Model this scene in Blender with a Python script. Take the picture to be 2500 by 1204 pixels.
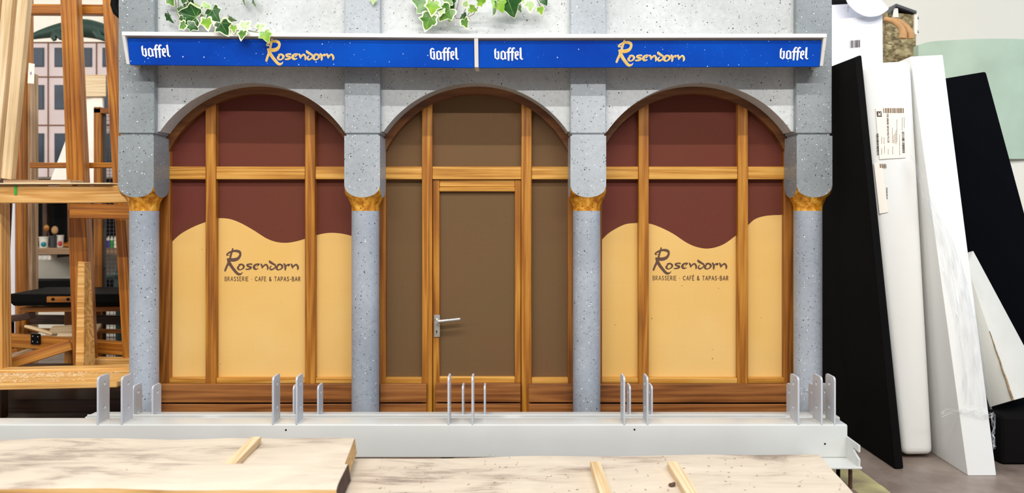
import bpy, bmesh, math, random
from mathutils import Vector, Matrix, Euler
random.seed(7)
SC = bpy.context.scene
for o in list(bpy.data.objects): bpy.data.objects.remove(o)
COL = SC.collection

# ------------------------------------------------------------------ camera, world, lamps, exposure
F = 1900.0; CD = 2.70; CH = 0.83; HOR = 515.0
cam_d = bpy.data.cameras.new('camera'); cam = bpy.data.objects.new('camera', cam_d); COL.objects.link(cam)
cam.location = (0, -CD, CH); cam.rotation_euler = (math.pi/2, 0, 0)
cam_d.sensor_width = 36; cam_d.lens = 36*F/2500; cam_d.shift_y = -(602-HOR)/2500
cam_d.clip_start = .05; cam_d.clip_end = 60
cam_d.dof.use_dof = True; cam_d.dof.focus_distance = 2.68; cam_d.dof.aperture_fstop = 3.0
SC.camera = cam
SC.view_settings.view_transform = 'Standard'; SC.view_settings.look = 'None'
SC.view_settings.exposure = 0.0; SC.view_settings.gamma = 1; SC.view_settings.use_curve_mapping = False
wd = bpy.data.worlds.new('hall_daylight'); SC.world = wd; wd.use_nodes = True
wd.node_tree.nodes['Background'].inputs[0].default_value = (.92, .96, 1, 1)
wd.node_tree.nodes['Background'].inputs[1].default_value = .25

def area(name, loc, target, sx, sy, watt, col=(1, .975, .95)):
    l = bpy.data.lights.new(name, 'AREA'); l.shape = 'RECTANGLE'; l.size = sx; l.size_y = sy
    l.energy = watt; l.color = col
    o = bpy.data.objects.new(name, l); COL.objects.link(o); o.location = loc
    d = Vector(target)-Vector(loc); o.rotation_euler = d.to_track_quat('-Z', 'Y').to_euler()
    return o
area('tube_lamp_row', (0, -3.2, 4.7), (0, 0, .8), 7.0, .05, 212)
area('tube_lamp_row', (0, -6.15, 4.7), (0, 0, .8), 7.0, .06, 345)
area('tube_lamp_row', (-1.0, 1.35, 4.7), (-.6, 1.35, 0), 6.0, .10, 95)
area('hall_window_or_fill', (6.5, -1.6, 2.6), (0, 0, .7), 3.0, 2.4, 140, (.5, .7, 1))
area('workshop_fill', (-5.6, 1.3, 1.9), (-2.5, 2.4, .7), 1.4, 1.1, 42, (1, .93, .82))  # unseen warm fill, added to brighten the wall under the shelf
area('hall_window_or_fill', (-6.5, -3.6, 2.8), (0, 0, .7), 3.0, 2.4, 60, (.96, .97, 1))  # unseen fill from the left, added to brighten left-facing foam sides

# ------------------------------------------------------------------ helpers
def W(px, py, y):
    k = (CD+y)/F
    return Vector(((px-1250)*k, y, CH+(HOR-py)*k))
def K(y): return (CD+y)/F
def floor_pt(px, py, z=0.0):
    d = (CH-z)*F/(py-HOR)
    return Vector(((px-1250)*d/F, d-CD, z))

def tag(o, label=None, cat=None, group=None, kind=None):
    if label: o['label'] = label
    if cat: o['category'] = cat
    if group: o['group'] = group
    if kind: o['kind'] = kind
    return o
def thing(name, label, cat, loc=(0, 0, 0), group=None):
    o = bpy.data.objects.new(name, None); COL.objects.link(o); o.location = loc
    o.empty_display_size = .05
    return tag(o, label, cat, group)

def wloc(p):
    v = Vector((0, 0, 0))
    while p is not None: v = v+p.location; p = p.parent
    return v

class MB:
    def __init__(s): s.v = []; s.f = []; s.m = []
    def add(s, vs, fs, mi=0):
        b = len(s.v); s.v += [tuple(v) for v in vs]
        for f in fs: s.f.append(tuple(b+i for i in f)); s.m.append(mi)
        return s
    def hexa(s, c, mi=0):      # c: 4 bottom (ccw from above), 4 top
        return s.add(c, [(3, 2, 1, 0), (4, 5, 6, 7), (0, 1, 5, 4), (1, 2, 6, 5), (2, 3, 7, 6), (3, 0, 4, 7)], mi)
    def box(s, x0, x1, y0, y1, z0, z1, mi=0):
        return s.hexa([(x0, y0, z0), (x1, y0, z0), (x1, y1, z0), (x0, y1, z0), (x0, y0, z1), (x1, y0, z1), (x1, y1, z1), (x0, y1, z1)], mi)
    def tube(s, pts, r, n=8, mi=0, caps=True):
        pts = [Vector(p) for p in pts]; rs = r if isinstance(r, (list, tuple)) else [r]*len(pts)
        rings = []; up = None
        for i, p in enumerate(pts):
            t = (pts[min(i+1, len(pts)-1)]-pts[max(i-1, 0)]).normalized()
            if up is None: up = t.orthogonal().normalized()
            else:
                up = (up-t*up.dot(t))
                up = up.normalized() if up.length > 1e-6 else t.orthogonal().normalized()
            w = t.cross(up); rings.append([p+(up*math.cos(2*math.pi*k/n)+w*math.sin(2*math.pi*k/n))*rs[i] for k in range(n)])
        b = [q for ring in rings for q in ring]; fs = []
        for i in range(len(pts)-1):
            for k in range(n):
                k2 = (k+1) % n; fs.append((i*n+k, i*n+k2, (i+1)*n+k2, (i+1)*n+k))
        if caps: fs.append(tuple(reversed(range(n)))); fs.append(tuple(range((len(pts)-1)*n, len(pts)*n)))
        return s.add(b, fs, mi)
    def lathe(s, prof, c, n=32, mi=0, axis='Z', caps=True):   # prof: (r, h)
        vs = []; fs = []
        for r, h in prof:
            for k in range(n):
                a = 2*math.pi*k/n; p = (r*math.cos(a), r*math.sin(a), h)
                if axis == 'Y': p = (p[0], p[2], p[1])
                if axis == 'X': p = (p[2], p[0], p[1])
                vs.append(Vector(c)+Vector(p))
        for i in range(len(prof)-1):
            for k in range(n): fs.append((i*n+k, i*n+(k+1) % n, (i+1)*n+(k+1) % n, (i+1)*n+k))
        if caps: fs.append(tuple(reversed(range(n)))); fs.append(tuple(range((len(prof)-1)*n, len(prof)*n)))
        return s.add(vs, fs, mi)
    def sphere(s, c, r, n=12, mi=0):
        if not isinstance(r, (tuple, list)): r = (r, r, r)
        vs = []; fs = []; m = n//2
        for i in range(m+1):
            t = math.pi*i/m
            for k in range(n):
                a = 2*math.pi*k/n
                vs.append((c[0]+r[0]*math.sin(t)*math.cos(a), c[1]+r[1]*math.sin(t)*math.sin(a), c[2]+r[2]*math.cos(t)))
        for i in range(m):
            for k in range(n): fs.append((i*n+k, (i+1)*n+k, (i+1)*n+(k+1) % n, i*n+(k+1) % n))
        return s.add(vs, fs, mi)
    def poly(s, loops, depth, M, mi=0, bevel=0):   # filled outline with holes, extruded +-depth/2 along local z, mapped by M
        cu = bpy.data.curves.new('tmp', 'CURVE'); cu.dimensions = '2D'; cu.fill_mode = 'BOTH'
        cu.extrude = max(depth/2-bevel, 0); cu.bevel_depth = bevel; cu.offset = -bevel; cu.bevel_resolution = 1
        for lp in loops:
            sp = cu.splines.new('POLY'); sp.points.add(len(lp)-1); sp.use_cyclic_u = True
            for p, q in zip(sp.points, lp): p.co = (q[0], q[1], 0, 1)
        ob = bpy.data.objects.new('tmp', cu); COL.objects.link(ob)
        dg = bpy.context.evaluated_depsgraph_get()
        me = bpy.data.meshes.new_from_object(ob.evaluated_get(dg))
        s.add([M @ v.co for v in me.vertices], [tuple(p.vertices) for p in me.polygons], mi)
        bpy.data.objects.remove(ob); bpy.data.curves.remove(cu); bpy.data.meshes.remove(me)
        return s
    def build(s, name, mats, parent=None, loc=None, bevel=0, seg=1, smooth=None, sub=0, weld=True):
        if not isinstance(mats, (list, tuple)): mats = [mats]
        L = wloc(parent) if parent is not None else Vector(loc if loc is not None else (0, 0, 0))
        me = bpy.data.meshes.new(name); me.from_pydata([Vector(v)-L for v in s.v], [], s.f)
        for m in mats: me.materials.append(m)
        for p, i in zip(me.polygons, s.m): p.material_index = i
        bm = bmesh.new(); bm.from_mesh(me)
        if weld: bmesh.ops.remove_doubles(bm, verts=bm.verts, dist=1e-6)
        bmesh.ops.recalc_face_normals(bm, faces=bm.faces)
        if bevel: bmesh.ops.bevel(bm, geom=list(bm.edges), offset=bevel, segments=seg, profile=.6, affect='EDGES', clamp_overlap=True)
        bm.to_mesh(me); bm.free()
        if smooth is not None:
            for p in me.polygons: p.use_smooth = True
            me.set_sharp_from_angle(angle=math.radians(smooth))
        o = bpy.data.objects.new(name, me); COL.objects.link(o)
        if parent is not None: o.parent = parent
        else: o.location = L
        if sub:
            md = o.modifiers.new('sub', 'SUBSURF'); md.levels = sub; md.render_levels = sub
        return o

def XZ(y): return Matrix(((1, 0, 0, 0), (0, 0, 1, y), (0, 1, 0, 0), (0, 0, 0, 1)))   # (u,v,w)->(u, y+w, v)
def YZ(x): return Matrix(((0, 0, 1, x), (1, 0, 0, 0), (0, 1, 0, 0), (0, 0, 0, 1)))   # (u,v,w)->(x+w, u, v)

def timber(name, p0, p1, w, t, mat, parent=None, up=(0, -1, 0), bevel=.003, taper=1.0):
    """squared timber from p0 to p1, grain along its own X; t is thickness along 'up', w across"""
    p0 = Vector(p0); p1 = Vector(p1); ax = (p1-p0); L = ax.length; ax.normalize()
    u = Vector(up); u = (u-ax*u.dot(ax)).normalized(); s = u.cross(ax)
    h = L/2; a, b, c, d = -w/2, w/2, -w/2*taper, w/2*taper
    mb = MB(); mb.hexa([(-h, a, -t/2), (h, c, -t/2), (h, d, -t/2), (-h, b, -t/2), (-h, a, t/2), (h, c, t/2), (h, d, t/2), (-h, b, t/2)])
    o = mb.build(name, mat, bevel=bevel)
    R = Matrix((ax, s, u)).transposed(); mid = (p0+p1)/2
    if parent is not None:
        o.parent = parent; mid = mid-wloc(parent)
    o.location = mid; o.rotation_euler = R.to_euler()
    return o

# ------------------------------------------------------------------ materials
def new_mat(name):
    m = bpy.data.materials.new(name); m.use_nodes = True
    return m, m.node_tree.nodes, m.node_tree.links, m.node_tree.nodes['Principled BSDF']
def nd(N, t, **kw):
    n = N.new(t)
    for k, v in kw.items():
        if k.startswith('i_'): n.inputs[k[2:]].default_value = v
        else: setattr(n, k, v)
    return n
def ramp(N, stops):
    r = N.new('ShaderNodeValToRGB'); e = r.color_ramp.elements
    while len(e) < len(stops): e.new(.5)
    for el, (p, c) in zip(e, stops): el.position = p; el.color = (*c, 1) if len(c) == 3 else c
    return r
def mth(N, L, op, a, b=None, c=None, clamp=False):
    n = N.new('ShaderNodeMath'); n.operation = op; n.use_clamp = clamp
    for i, x in enumerate((a, b, c)):
        if x is None: continue
        if isinstance(x, (int, float)): n.inputs[i].default_value = x
        else: L.new(x, n.inputs[i])
    return n.outputs[0]
def mix(N, L, fac, a, b):
    n = N.new('ShaderNodeMix'); n.data_type = 'RGBA'
    for i, x in ((0, fac), (6, a), (7, b)):
        if isinstance(x, (int, float)): n.inputs[i].default_value = x
        elif isinstance(x, tuple): n.inputs[i].default_value = (*x, 1)
        else: L.new(x, n.inputs[i])
    return n.outputs[2]
def srgb(r, g, b):
    f = lambda c: (c/255/12.92) if c/255 <= .04045 else ((c/255+.055)/1.055)**2.4
    return (f(r), f(g), f(b))

def plain(name, col, rough=.5, metal=0.0, var=.08, vscale=6, bump=0, bscale=200, coat=0):
    m, N, L, B = new_mat(name)
    tc = N.new('ShaderNodeTexCoord')
    n = nd(N, 'ShaderNodeTexNoise', i_Scale=vscale, i_Detail=4.0); L.new(tc.outputs['Object'], n.inputs['Vector'])
    r = ramp(N, [(.3, tuple(c*(1-var) for c in col)), (.7, tuple(min(1, c*(1+var)) for c in col))]); L.new(n.outputs['Fac'], r.inputs[0])
    L.new(r.outputs[0], B.inputs['Base Color']); B.inputs['Roughness'].default_value = rough; B.inputs['Metallic'].default_value = metal
    B.inputs['Coat Weight'].default_value = coat
    if bump:
        n2 = nd(N, 'ShaderNodeTexNoise', i_Scale=bscale, i_Detail=3.0); L.new(tc.outputs['Object'], n2.inputs['Vector'])
        b = nd(N, 'ShaderNodeBump', i_Strength=bump, i_Distance=.002); L.new(n2.outputs['Fac'], b.inputs['Height']); L.new(b.outputs[0], B.inputs['Normal'])
    return m

def wood(name, dark, mid, light, axis='X', ring=42, rough=.45, sa=.8, sb=20.0, coat=.1, knots=False):
    m, N, L, B = new_mat(name)
    tc = N.new('ShaderNodeTexCoord'); oi = N.new('ShaderNodeObjectInfo')
    add = nd(N, 'ShaderNodeVectorMath', operation='ADD'); L.new(tc.outputs['Object'], add.inputs[0])
    sc = nd(N, 'ShaderNodeVectorMath', operation='SCALE'); cmb = N.new('ShaderNodeCombineXYZ')
    for i in range(3): L.new(oi.outputs['Random'], cmb.inputs[i])
    L.new(cmb.outputs[0], sc.inputs[0]); sc.inputs['Scale'].default_value = 13.7; L.new(sc.outputs[0], add.inputs[1])
    mp = N.new('ShaderNodeMapping'); s = [sb, sb, sb]; s['XYZ'.index(axis)] = sa; mp.inputs['Scale'].default_value = s
    L.new(add.outputs[0], mp.inputs['Vector'])
    n1 = nd(N, 'ShaderNodeTexNoise', i_Scale=1.0, i_Detail=1.5, i_Roughness=.4, i_Distortion=.35); L.new(mp.outputs[0], n1.inputs['Vector'])
    rg = mth(N, L, 'SINE', mth(N, L, 'MULTIPLY', n1.outputs['Fac'], ring)); rg = mth(N, L, 'MULTIPLY_ADD', rg, .5, .5)
    mp2 = N.new('ShaderNodeMapping'); s2 = [170, 170, 170]; s2['XYZ'.index(axis)] = 5; mp2.inputs['Scale'].default_value = s2
    L.new(add.outputs[0], mp2.inputs['Vector'])
    n2 = nd(N, 'ShaderNodeTexNoise', i_Scale=1.0, i_Detail=4.0, i_Roughness=.6); L.new(mp2.outputs[0], n2.inputs['Vector'])
    n3 = nd(N, 'ShaderNodeTexNoise', i_Scale=3.0, i_Detail=3.0); L.new(add.outputs[0], n3.inputs['Vector'])
    v = mth(N, L, 'MULTIPLY_ADD', rg, .30, mth(N, L, 'MULTIPLY_ADD', n2.outputs['Fac'], .75, mth(N, L, 'MULTIPLY_ADD', n3.outputs['Fac'], .5, -.29)))
    r = ramp(N, [(.12, dark), (.45, mid), (.82, light)]); L.new(v, r.inputs[0])
    L.new(r.outputs[0], B.inputs['Base Color']); B.inputs['Roughness'].default_value = rough; B.inputs['Coat Weight'].default_value = coat
    B.inputs['Coat Roughness'].default_value = .3
    b = nd(N, 'ShaderNodeBump', i_Strength=.25, i_Distance=.0015); L.new(v, b.inputs['Height']); L.new(b.outputs[0], B.inputs['Normal'])
    return m

def speck(N, L, vec, scale, thr, rmax):
    vo = nd(N, 'ShaderNodeTexVoronoi', i_Scale=scale); L.new(vec, vo.inputs['Vector'])
    sp = N.new('ShaderNodeSeparateColor'); L.new(vo.outputs['Color'], sp.inputs[0])
    rad = mth(N, L, 'MULTIPLY', mth(N, L, 'SUBTRACT', sp.outputs[0], thr), rmax/(1-thr))
    return mth(N, L, 'LESS_THAN', vo.outputs['Distance'], rad)

def stone(name, c0, c1, white=.8, black=.7, stain=None):
    m, N, L, B = new_mat(name)
    g = N.new('ShaderNodeNewGeometry')
    n0 = nd(N, 'ShaderNodeTexNoise', i_Scale=2.2, i_Detail=5.0, i_Roughness=.55); L.new(g.outputs['Position'], n0.inputs['Vector'])
    r = ramp(N, [(.32, c0), (.66, c1)]); L.new(n0.outputs['Fac'], r.inputs[0])
    col = r.outputs[0]
    nw = nd(N, 'ShaderNodeTexNoise', i_Scale=140.0, i_Detail=2.0); L.new(g.outputs['Position'], nw.inputs['Vector'])
    sc = nd(N, 'ShaderNodeVectorMath', operation='SCALE'); L.new(nw.outputs['Color'], sc.inputs[0]); sc.inputs['Scale'].default_value = .006
    ad = nd(N, 'ShaderNodeVectorMath', operation='ADD'); L.new(g.outputs['Position'], ad.inputs[0]); L.new(sc.outputs[0], ad.inputs[1])
    P = ad.outputs[0]
    nf = nd(N, 'ShaderNodeTexNoise', i_Scale=60.0, i_Detail=6.0, i_Roughness=.7); L.new(g.outputs['Position'], nf.inputs['Vector'])
    f = mth(N, L, 'MULTIPLY_ADD', nf.outputs['Fac'], .5, .74)
    mm = nd(N, 'ShaderNodeMix', data_type='RGBA', blend_type='MULTIPLY'); mm.inputs[0].default_value = 1
    L.new(col, mm.inputs[6]); cc = N.new('ShaderNodeCombineColor')
    for i in range(3): L.new(f, cc.inputs[i])
    L.new(cc.outputs[0], mm.inputs[7]); col = mm.outputs[2]
    col = mix(N, L, speck(N, L, P, 118, white, .24), col, (.82, .82, .80))
    col = mix(N, L, speck(N, L, P, 165, black, .30), col, (.035, .035, .035))
    col = mix(N, L, speck(N, L, P, 90, black+.10, .23), col, (.03, .03, .03))
    L.new(col, B.inputs['Base Color']); B.inputs['Roughness'].default_value = .42
    b = nd(N, 'ShaderNodeBump', i_Strength=.15, i_Distance=.002); L.new(nf.outputs['Fac'], b.inputs['Height']); L.new(b.outputs[0], B.inputs['Normal'])
    return m

def weave(name, a, b, c=None, pitch=.0052, rough=.7, blotch=.5):
    """perforated printed foil: dark holes in a fine diagonal grid; a = holes, b = print"""
    m, N, L, B = new_mat(name)
    g = N.new('ShaderNodeNewGeometry'); s = N.new('ShaderNodeSeparateXYZ'); L.new(g.outputs['Position'], s.inputs[0])
    k = 2*math.pi/pitch
    sx = mth(N, L, 'SINE', mth(N, L, 'MULTIPLY', s.outputs[0], k)); sz = mth(N, L, 'SINE', mth(N, L, 'MULTIPLY', s.outputs[2], k))
    v = mth(N, L, 'MULTIPLY_ADD', mth(N, L, 'MULTIPLY', sx, sz), .8, .5, clamp=True)
    n = nd(N, 'ShaderNodeTexNoise', i_Scale=3.0, i_Detail=3.0); L.new(g.outputs['Position'], n.inputs['Vector'])
    r = ramp(N, [(.35, b), (.65, c or b)]); L.new(n.outputs['Fac'], r.inputs[0])
    col = mix(N, L, v, a, r.outputs[0])
    col = mix(N, L, speck(N, L, g.outputs['Position'], 45, .86, .13), col, tuple(x*.4 for x in b))
    L.new(col, B.inputs['Base Color']); B.inputs['Roughness'].default_value = rough
    B.inputs['Specular IOR Level'].default_value = .25
    return m

M = {}
M['wall_stone'] = stone('pale_speckled_stone', srgb(172, 175, 174), srgb(203, 206, 206), white=.9, black=.72)
M['pier_stone'] = stone('grey_speckled_stone', srgb(146, 152, 156), srgb(176, 182, 186), white=.70, black=.62)
M['falloff_pier'] = stone('falloff_darkened_speckled_stone', srgb(118, 124, 126), srgb(150, 157, 160), white=.66, black=.60)  # end piers' grey, partly edge light falloff painted into the stone
M['col_stone'] = stone('blue_grey_speckled_stone', srgb(140, 147, 156), srgb(170, 177, 186), white=.66, black=.60)
M['gold'] = None
m, N, L, B = new_mat('gold_paint'); g = N.new('ShaderNodeNewGeometry')
n = nd(N, 'ShaderNodeTexNoise', i_Scale=55.0, i_Detail=6.0); L.new(g.outputs['Position'], n.inputs['Vector'])
r = ramp(N, [(.3, srgb(150, 84, 10)), (.5, srgb(204, 136, 28)), (.72, srgb(240, 188, 84))]); L.new(n.outputs['Fac'], r.inputs[0])
cc = mix(N, L, speck(N, L, g.outputs['Position'], 110, .66, .28), r.outputs[0], (.03, .02, .01))
L.new(cc, B.inputs['Base Color']); B.inputs['Metallic'].default_value = .15; B.inputs['Roughness'].default_value = .42
bb = nd(N, 'ShaderNodeBump', i_Strength=.4, i_Distance=.003); L.new(n.outputs['Fac'], bb.inputs['Height']); L.new(bb.outputs[0], B.inputs['Normal'])
M['gold'] = m
OAK = (srgb(112, 58, 4), srgb(160, 98, 18), srgb(198, 140, 50))
GOLD_OAK = (srgb(140, 84, 16), srgb(192, 134, 48), srgb(220, 172, 88))
WAL = (srgb(84, 44, 12), srgb(132, 78, 32), srgb(166, 108, 54))
ARCH = (srgb(74, 38, 10), srgb(112, 64, 24), srgb(138, 86, 40))
PINE = (srgb(150, 92, 30), srgb(206, 152, 78), srgb(232, 190, 124))
PALE = (srgb(190, 154, 106), srgb(222, 194, 150), srgb(238, 218, 184))
RED = (srgb(104, 52, 6), srgb(160, 94, 18), srgb(200, 136, 48))
M['oak_z'] = wood('stained_oak_upright', *OAK, axis='Z'); M['oak_x'] = wood('stained_oak_level', *GOLD_OAK, axis='X')
M['wal_x'] = wood('walnut_board', *WAL, axis='X', sb=16); M['arch_w'] = wood('brown_arch_wood', *ARCH, axis='X', ring=12)
M['jamb_z'] = wood('brown_jamb_wood', srgb(88, 46, 8), srgb(138, 80, 20), srgb(176, 114, 40), axis='Z')
M['pine'] = wood('golden_pine', *PINE, axis='X'); M['pale'] = wood('pale_sawn_pine', *PALE, axis='X', coat=0, rough=.7)
M['red'] = wood('reddish_pine', *RED, axis='X'); M['grey_wood'] = wood('weathered_grey_wood', srgb(110, 84, 60), srgb(160, 128, 96), srgb(196, 168, 134), axis='X', coat=0, rough=.8)
M['dark_wood'] = wood('dark_brown_wood', srgb(40, 22, 12), srgb(66, 40, 24), srgb(92, 62, 40), axis='X')
M['brown_mesh'] = weave('brown_perforated_print', srgb(46, 20, 12), srgb(132, 68, 46), srgb(134, 64, 52))
M['khaki_mesh'] = weave('khaki_perforated_print', srgb(48, 34, 18), srgb(138, 108, 70), srgb(144, 106, 70))
M['yellow_mesh'] = weave('yellow_perforated_print', srgb(204, 154, 76), srgb(236, 198, 122), srgb(244, 212, 144))
M['ink_mesh'] = weave('brown_print_lettering', srgb(64, 44, 36), srgb(118, 88, 74))
def blue_mat():
    m, N, L, B = new_mat('blue_sign_paint'); g = N.new('ShaderNodeNewGeometry')
    n = nd(N, 'ShaderNodeTexNoise', i_Scale=3.0, i_Detail=4.0); L.new(g.outputs['Position'], n.inputs['Vector'])
    r = ramp(N, [(.3, srgb(0, 56, 160)), (.7, srgb(0, 82, 192))]); L.new(n.outputs['Fac'], r.inputs[0])
    c = mix(N, L, speck(N, L, g.outputs['Position'], 85, .80, .20), r.outputs[0], srgb(190, 212, 250))
    c = mix(N, L, speck(N, L, g.outputs['Position'], 150, .78, .22), c, srgb(70, 120, 215))
    L.new(c, B.inputs['Base Color']); B.inputs['Roughness'].default_value = .4; B.inputs['Specular IOR Level'].default_value = .2
    return m
M['blue'] = blue_mat()
M['white_metal'] = plain('white_painted_metal', srgb(226, 224, 216), .4, 0, .05, 20)
M['steel'] = plain('light_grey_painted_steel', srgb(206, 208, 204), .36, 0, .05, 4, coat=.2)
M['plate_steel'] = plain('silver_grey_plate', srgb(190, 194, 200), .34, .0, .05, 8)
M['alu'] = plain('brushed_aluminium', srgb(200, 198, 194), .3, .85, .04, 30)
M['black'] = plain('black_paint', srgb(14, 14, 14), .6, 0, .2, 8)
M['hole'] = plain('black_hole', srgb(10, 10, 10), .9, 0, .1)
M['lettering_white'] = plain('white_lettering', srgb(246, 246, 250), .5, 0, .02)
M['lettering_gold'] = plain('gold_lettering', srgb(236, 190, 92), .45, 0, .16, 60)
M['lettering_edge'] = plain('cream_lettering_edge', srgb(240, 224, 200), .5, 0, .04)
M['black_foam'] = plain('black_foam', srgb(15, 13, 12), .95, 0, .12, 5, .4, 900)
M['navy_foam'] = plain('blue_black_foam', srgb(6, 7, 12), .95, 0, .15, 5, .3, 900)
M['white_foam'] = plain('white_foam', srgb(226, 226, 222), .7, 0, .015, 3, .15, 400)
M['white_foam'].node_tree.nodes['Principled BSDF'].inputs['Subsurface Weight'].default_value = .35
M['white_foam'].node_tree.nodes['Principled BSDF'].inputs['Subsurface Radius'].default_value = (.1, .1, .09)
M['dirty_foam'] = plain('offwhite_foam', srgb(216, 212, 200), .75, 0, .05, 7, .3, 300)
M['paper'] = plain('cream_paper', srgb(240, 232, 218), .8, 0, .02)
M['carton'] = plain('white_carton', srgb(226, 226, 232), .6, 0, .01)
M['ink'] = plain('dark_print', srgb(60, 46, 38), .8, 0, .05)
M['brown_ink'] = plain('brown_print', srgb(110, 84, 56), .8, 0, .05)
M['green_panel'] = plain('mottled_green_board', srgb(172, 190, 168), .8, 0, .10, 5)
M['cream'] = plain('cream_plaster', srgb(230, 224, 208), .85, 0, .02, 2)
M['pink'] = plain('pinkish_plaster', srgb(206, 190, 186), .8, 0, .05, 6)
M['groove'] = plain('brown_groove', srgb(120, 80, 56), .8, 0, .1)
M['dark_glass'] = plain('dark_blue_pane', srgb(16, 34, 48), .2, 0, .6, 12)
M['croc'] = plain('dark_green_paint', srgb(28, 58, 46), .55, 0, .25, 14, .5, 60)
M['grey_plastic'] = plain('grey_plastic', srgb(70, 70, 72), .5, 0, .1)
M['offwhite'] = plain('offwhite_plastic', srgb(236, 230, 214), .5, 0, .03)
M['teal'] = plain('teal_print', srgb(14, 130, 140), .5); M['redp'] = plain('red_print', srgb(206, 60, 56), .5)
M['violet'] = plain('violet_print', srgb(84, 56, 160), .5); M['greenp'] = plain('green_print', srgb(40, 160, 50), .5)
M['clamp_green'] = plain('dark_green_enamel', srgb(18, 52, 44), .4)
M['bristle'] = plain('tan_bristle', srgb(190, 146, 96), .8, 0, .15, 40)
M['stem'] = plain('brown_green_stem', srgb(110, 110, 50), .6, 0, .2, 40)
M['stem_brown'] = plain('brown_stem', srgb(120, 96, 74), .6, 0, .2, 40)
def leafmat(name, c0, c1):
    m, N, L, B = new_mat(name); tc = N.new('ShaderNodeTexCoord')
    n = nd(N, 'ShaderNodeTexNoise', i_Scale=45.0, i_Detail=4.0); L.new(tc.outputs['Object'], n.inputs['Vector'])
    r = ramp(N, [(.35, c0), (.65, c1)]); L.new(n.outputs['Fac'], r.inputs[0]); L.new(r.outputs[0], B.inputs['Base Color'])
    B.inputs['Roughness'].default_value = .32
    return m
M['leaf_d'] = leafmat('dark_ivy_green', srgb(22, 64, 24), srgb(44, 96, 36))
M['leaf_m'] = leafmat('mid_ivy_green', srgb(50, 104, 30), srgb(96, 140, 48))
M['leaf_l'] = leafmat('bright_ivy_green', srgb(104, 160, 36), srgb(150, 190, 60))
M['leaf_p'] = leafmat('pale_ivy_green', srgb(150, 184, 120), srgb(190, 212, 150))
M['leaf_vein'] = leafmat('pale_leaf_vein', srgb(120, 156, 90), srgb(150, 180, 110))
M['leaf_e'] = leafmat('cream_leaf_edge', srgb(226, 230, 180), srgb(244, 244, 214))
def plank_mat():
    m, N, L, B = new_mat('rough_sawn_slab'); tc = N.new('ShaderNodeTexCoord')
    mp = N.new('ShaderNodeMapping'); mp.inputs['Scale'].default_value = (3.0, 8, 8); L.new(tc.outputs['Object'], mp.inputs['Vector'])
    n1 = nd(N, 'ShaderNodeTexNoise', i_Scale=1.3, i_Detail=7.0, i_Roughness=.62, i_Distortion=.5); L.new(mp.outputs[0], n1.inputs['Vector'])
    mp2 = N.new('ShaderNodeMapping'); mp2.inputs['Scale'].default_value = (9, 120, 120); L.new(tc.outputs['Object'], mp2.inputs['Vector'])
    n2 = nd(N, 'ShaderNodeTexNoise', i_Scale=1.0, i_Detail=4.0); L.new(mp2.outputs[0], n2.inputs['Vector'])
    v = mth(N, L, 'MULTIPLY_ADD', n2.outputs['Fac'], .22, mth(N, L, 'MULTIPLY', n1.outputs['Fac'], .85))
    r = ramp(N, [(.33, srgb(120, 104, 92)), (.43, srgb(172, 156, 140)), (.52, srgb(206, 192, 172)), (.72, srgb(220, 207, 186))]); L.new(v, r.inputs[0])
    col = mix(N, L, speck(N, L, tc.outputs['Object'], 40, .93, .12), r.outputs[0], srgb(110, 80, 56))
    L.new(col, B.inputs['Base Color']); B.inputs['Roughness'].default_value = .85
    b = nd(N, 'ShaderNodeBump', i_Strength=.4, i_Distance=.003); L.new(v, b.inputs['Height']); L.new(b.outputs[0], B.inputs['Normal'])
    return m
M['slab'] = plank_mat()
M['slab_edge'] = wood('slab_edge_wood', srgb(150, 104, 52), srgb(200, 156, 96), srgb(222, 184, 128), axis='X', coat=0, rough=.85)
M['bark_tan'] = plain('tan_dirt', srgb(150, 126, 92), .95, 0, .4, 90)
M['bark'] = plain('dark_bark', srgb(84, 62, 48), .95, 0, .4, 40, .9, 120)
def floor_mat():
    m, N, L, B = new_mat('worn_concrete'); g = N.new('ShaderNodeNewGeometry')
    n1 = nd(N, 'ShaderNodeTexNoise', i_Scale=3.0, i_Detail=7.0, i_Roughness=.65); L.new(g.outputs['Position'], n1.inputs['Vector'])
    r = ramp(N, [(.3, srgb(98, 84, 74)), (.5, srgb(132, 117, 106)), (.7, srgb(160, 148, 140))]); L.new(n1.outputs['Fac'], r.inputs[0])
    s = N.new('ShaderNodeSeparateXYZ'); L.new(g.outputs['Position'], s.inputs[0])
    nw = nd(N, 'ShaderNodeTexNoise', i_Scale=9.0, i_Detail=5.0); L.new(g.outputs['Position'], nw.inputs['Vector'])
    xx = mth(N, L, 'MULTIPLY_ADD', nw.outputs['Fac'], .02, s.outputs[0])
    band = mth(N, L, 'MULTIPLY', mth(N, L, 'GREATER_THAN', xx, 1.03), mth(N, L, 'LESS_THAN', xx, 1.125))
    wear = mth(N, L, 'MULTIPLY_ADD', nw.outputs['Fac'], -2.2, 1.9, clamp=True)
    c = mix(N, L, mth(N, L, 'MULTIPLY', band, wear), r.outputs[0], srgb(188, 178, 126))
    c = mix(N, L, speck(N, L, g.outputs['Position'], 26, .90, .12), c, srgb(70, 52, 40))
    L.new(c, B.inputs['Base Color']); B.inputs['Roughness'].default_value = .42
    b = nd(N, 'ShaderNodeBump', i_Strength=.2, i_Distance=.003); L.new(n1.outputs['Fac'], b.inputs['Height']); L.new(b.outputs[0], B.inputs['Normal'])
    return m
M['floor'] = floor_mat()
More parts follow.
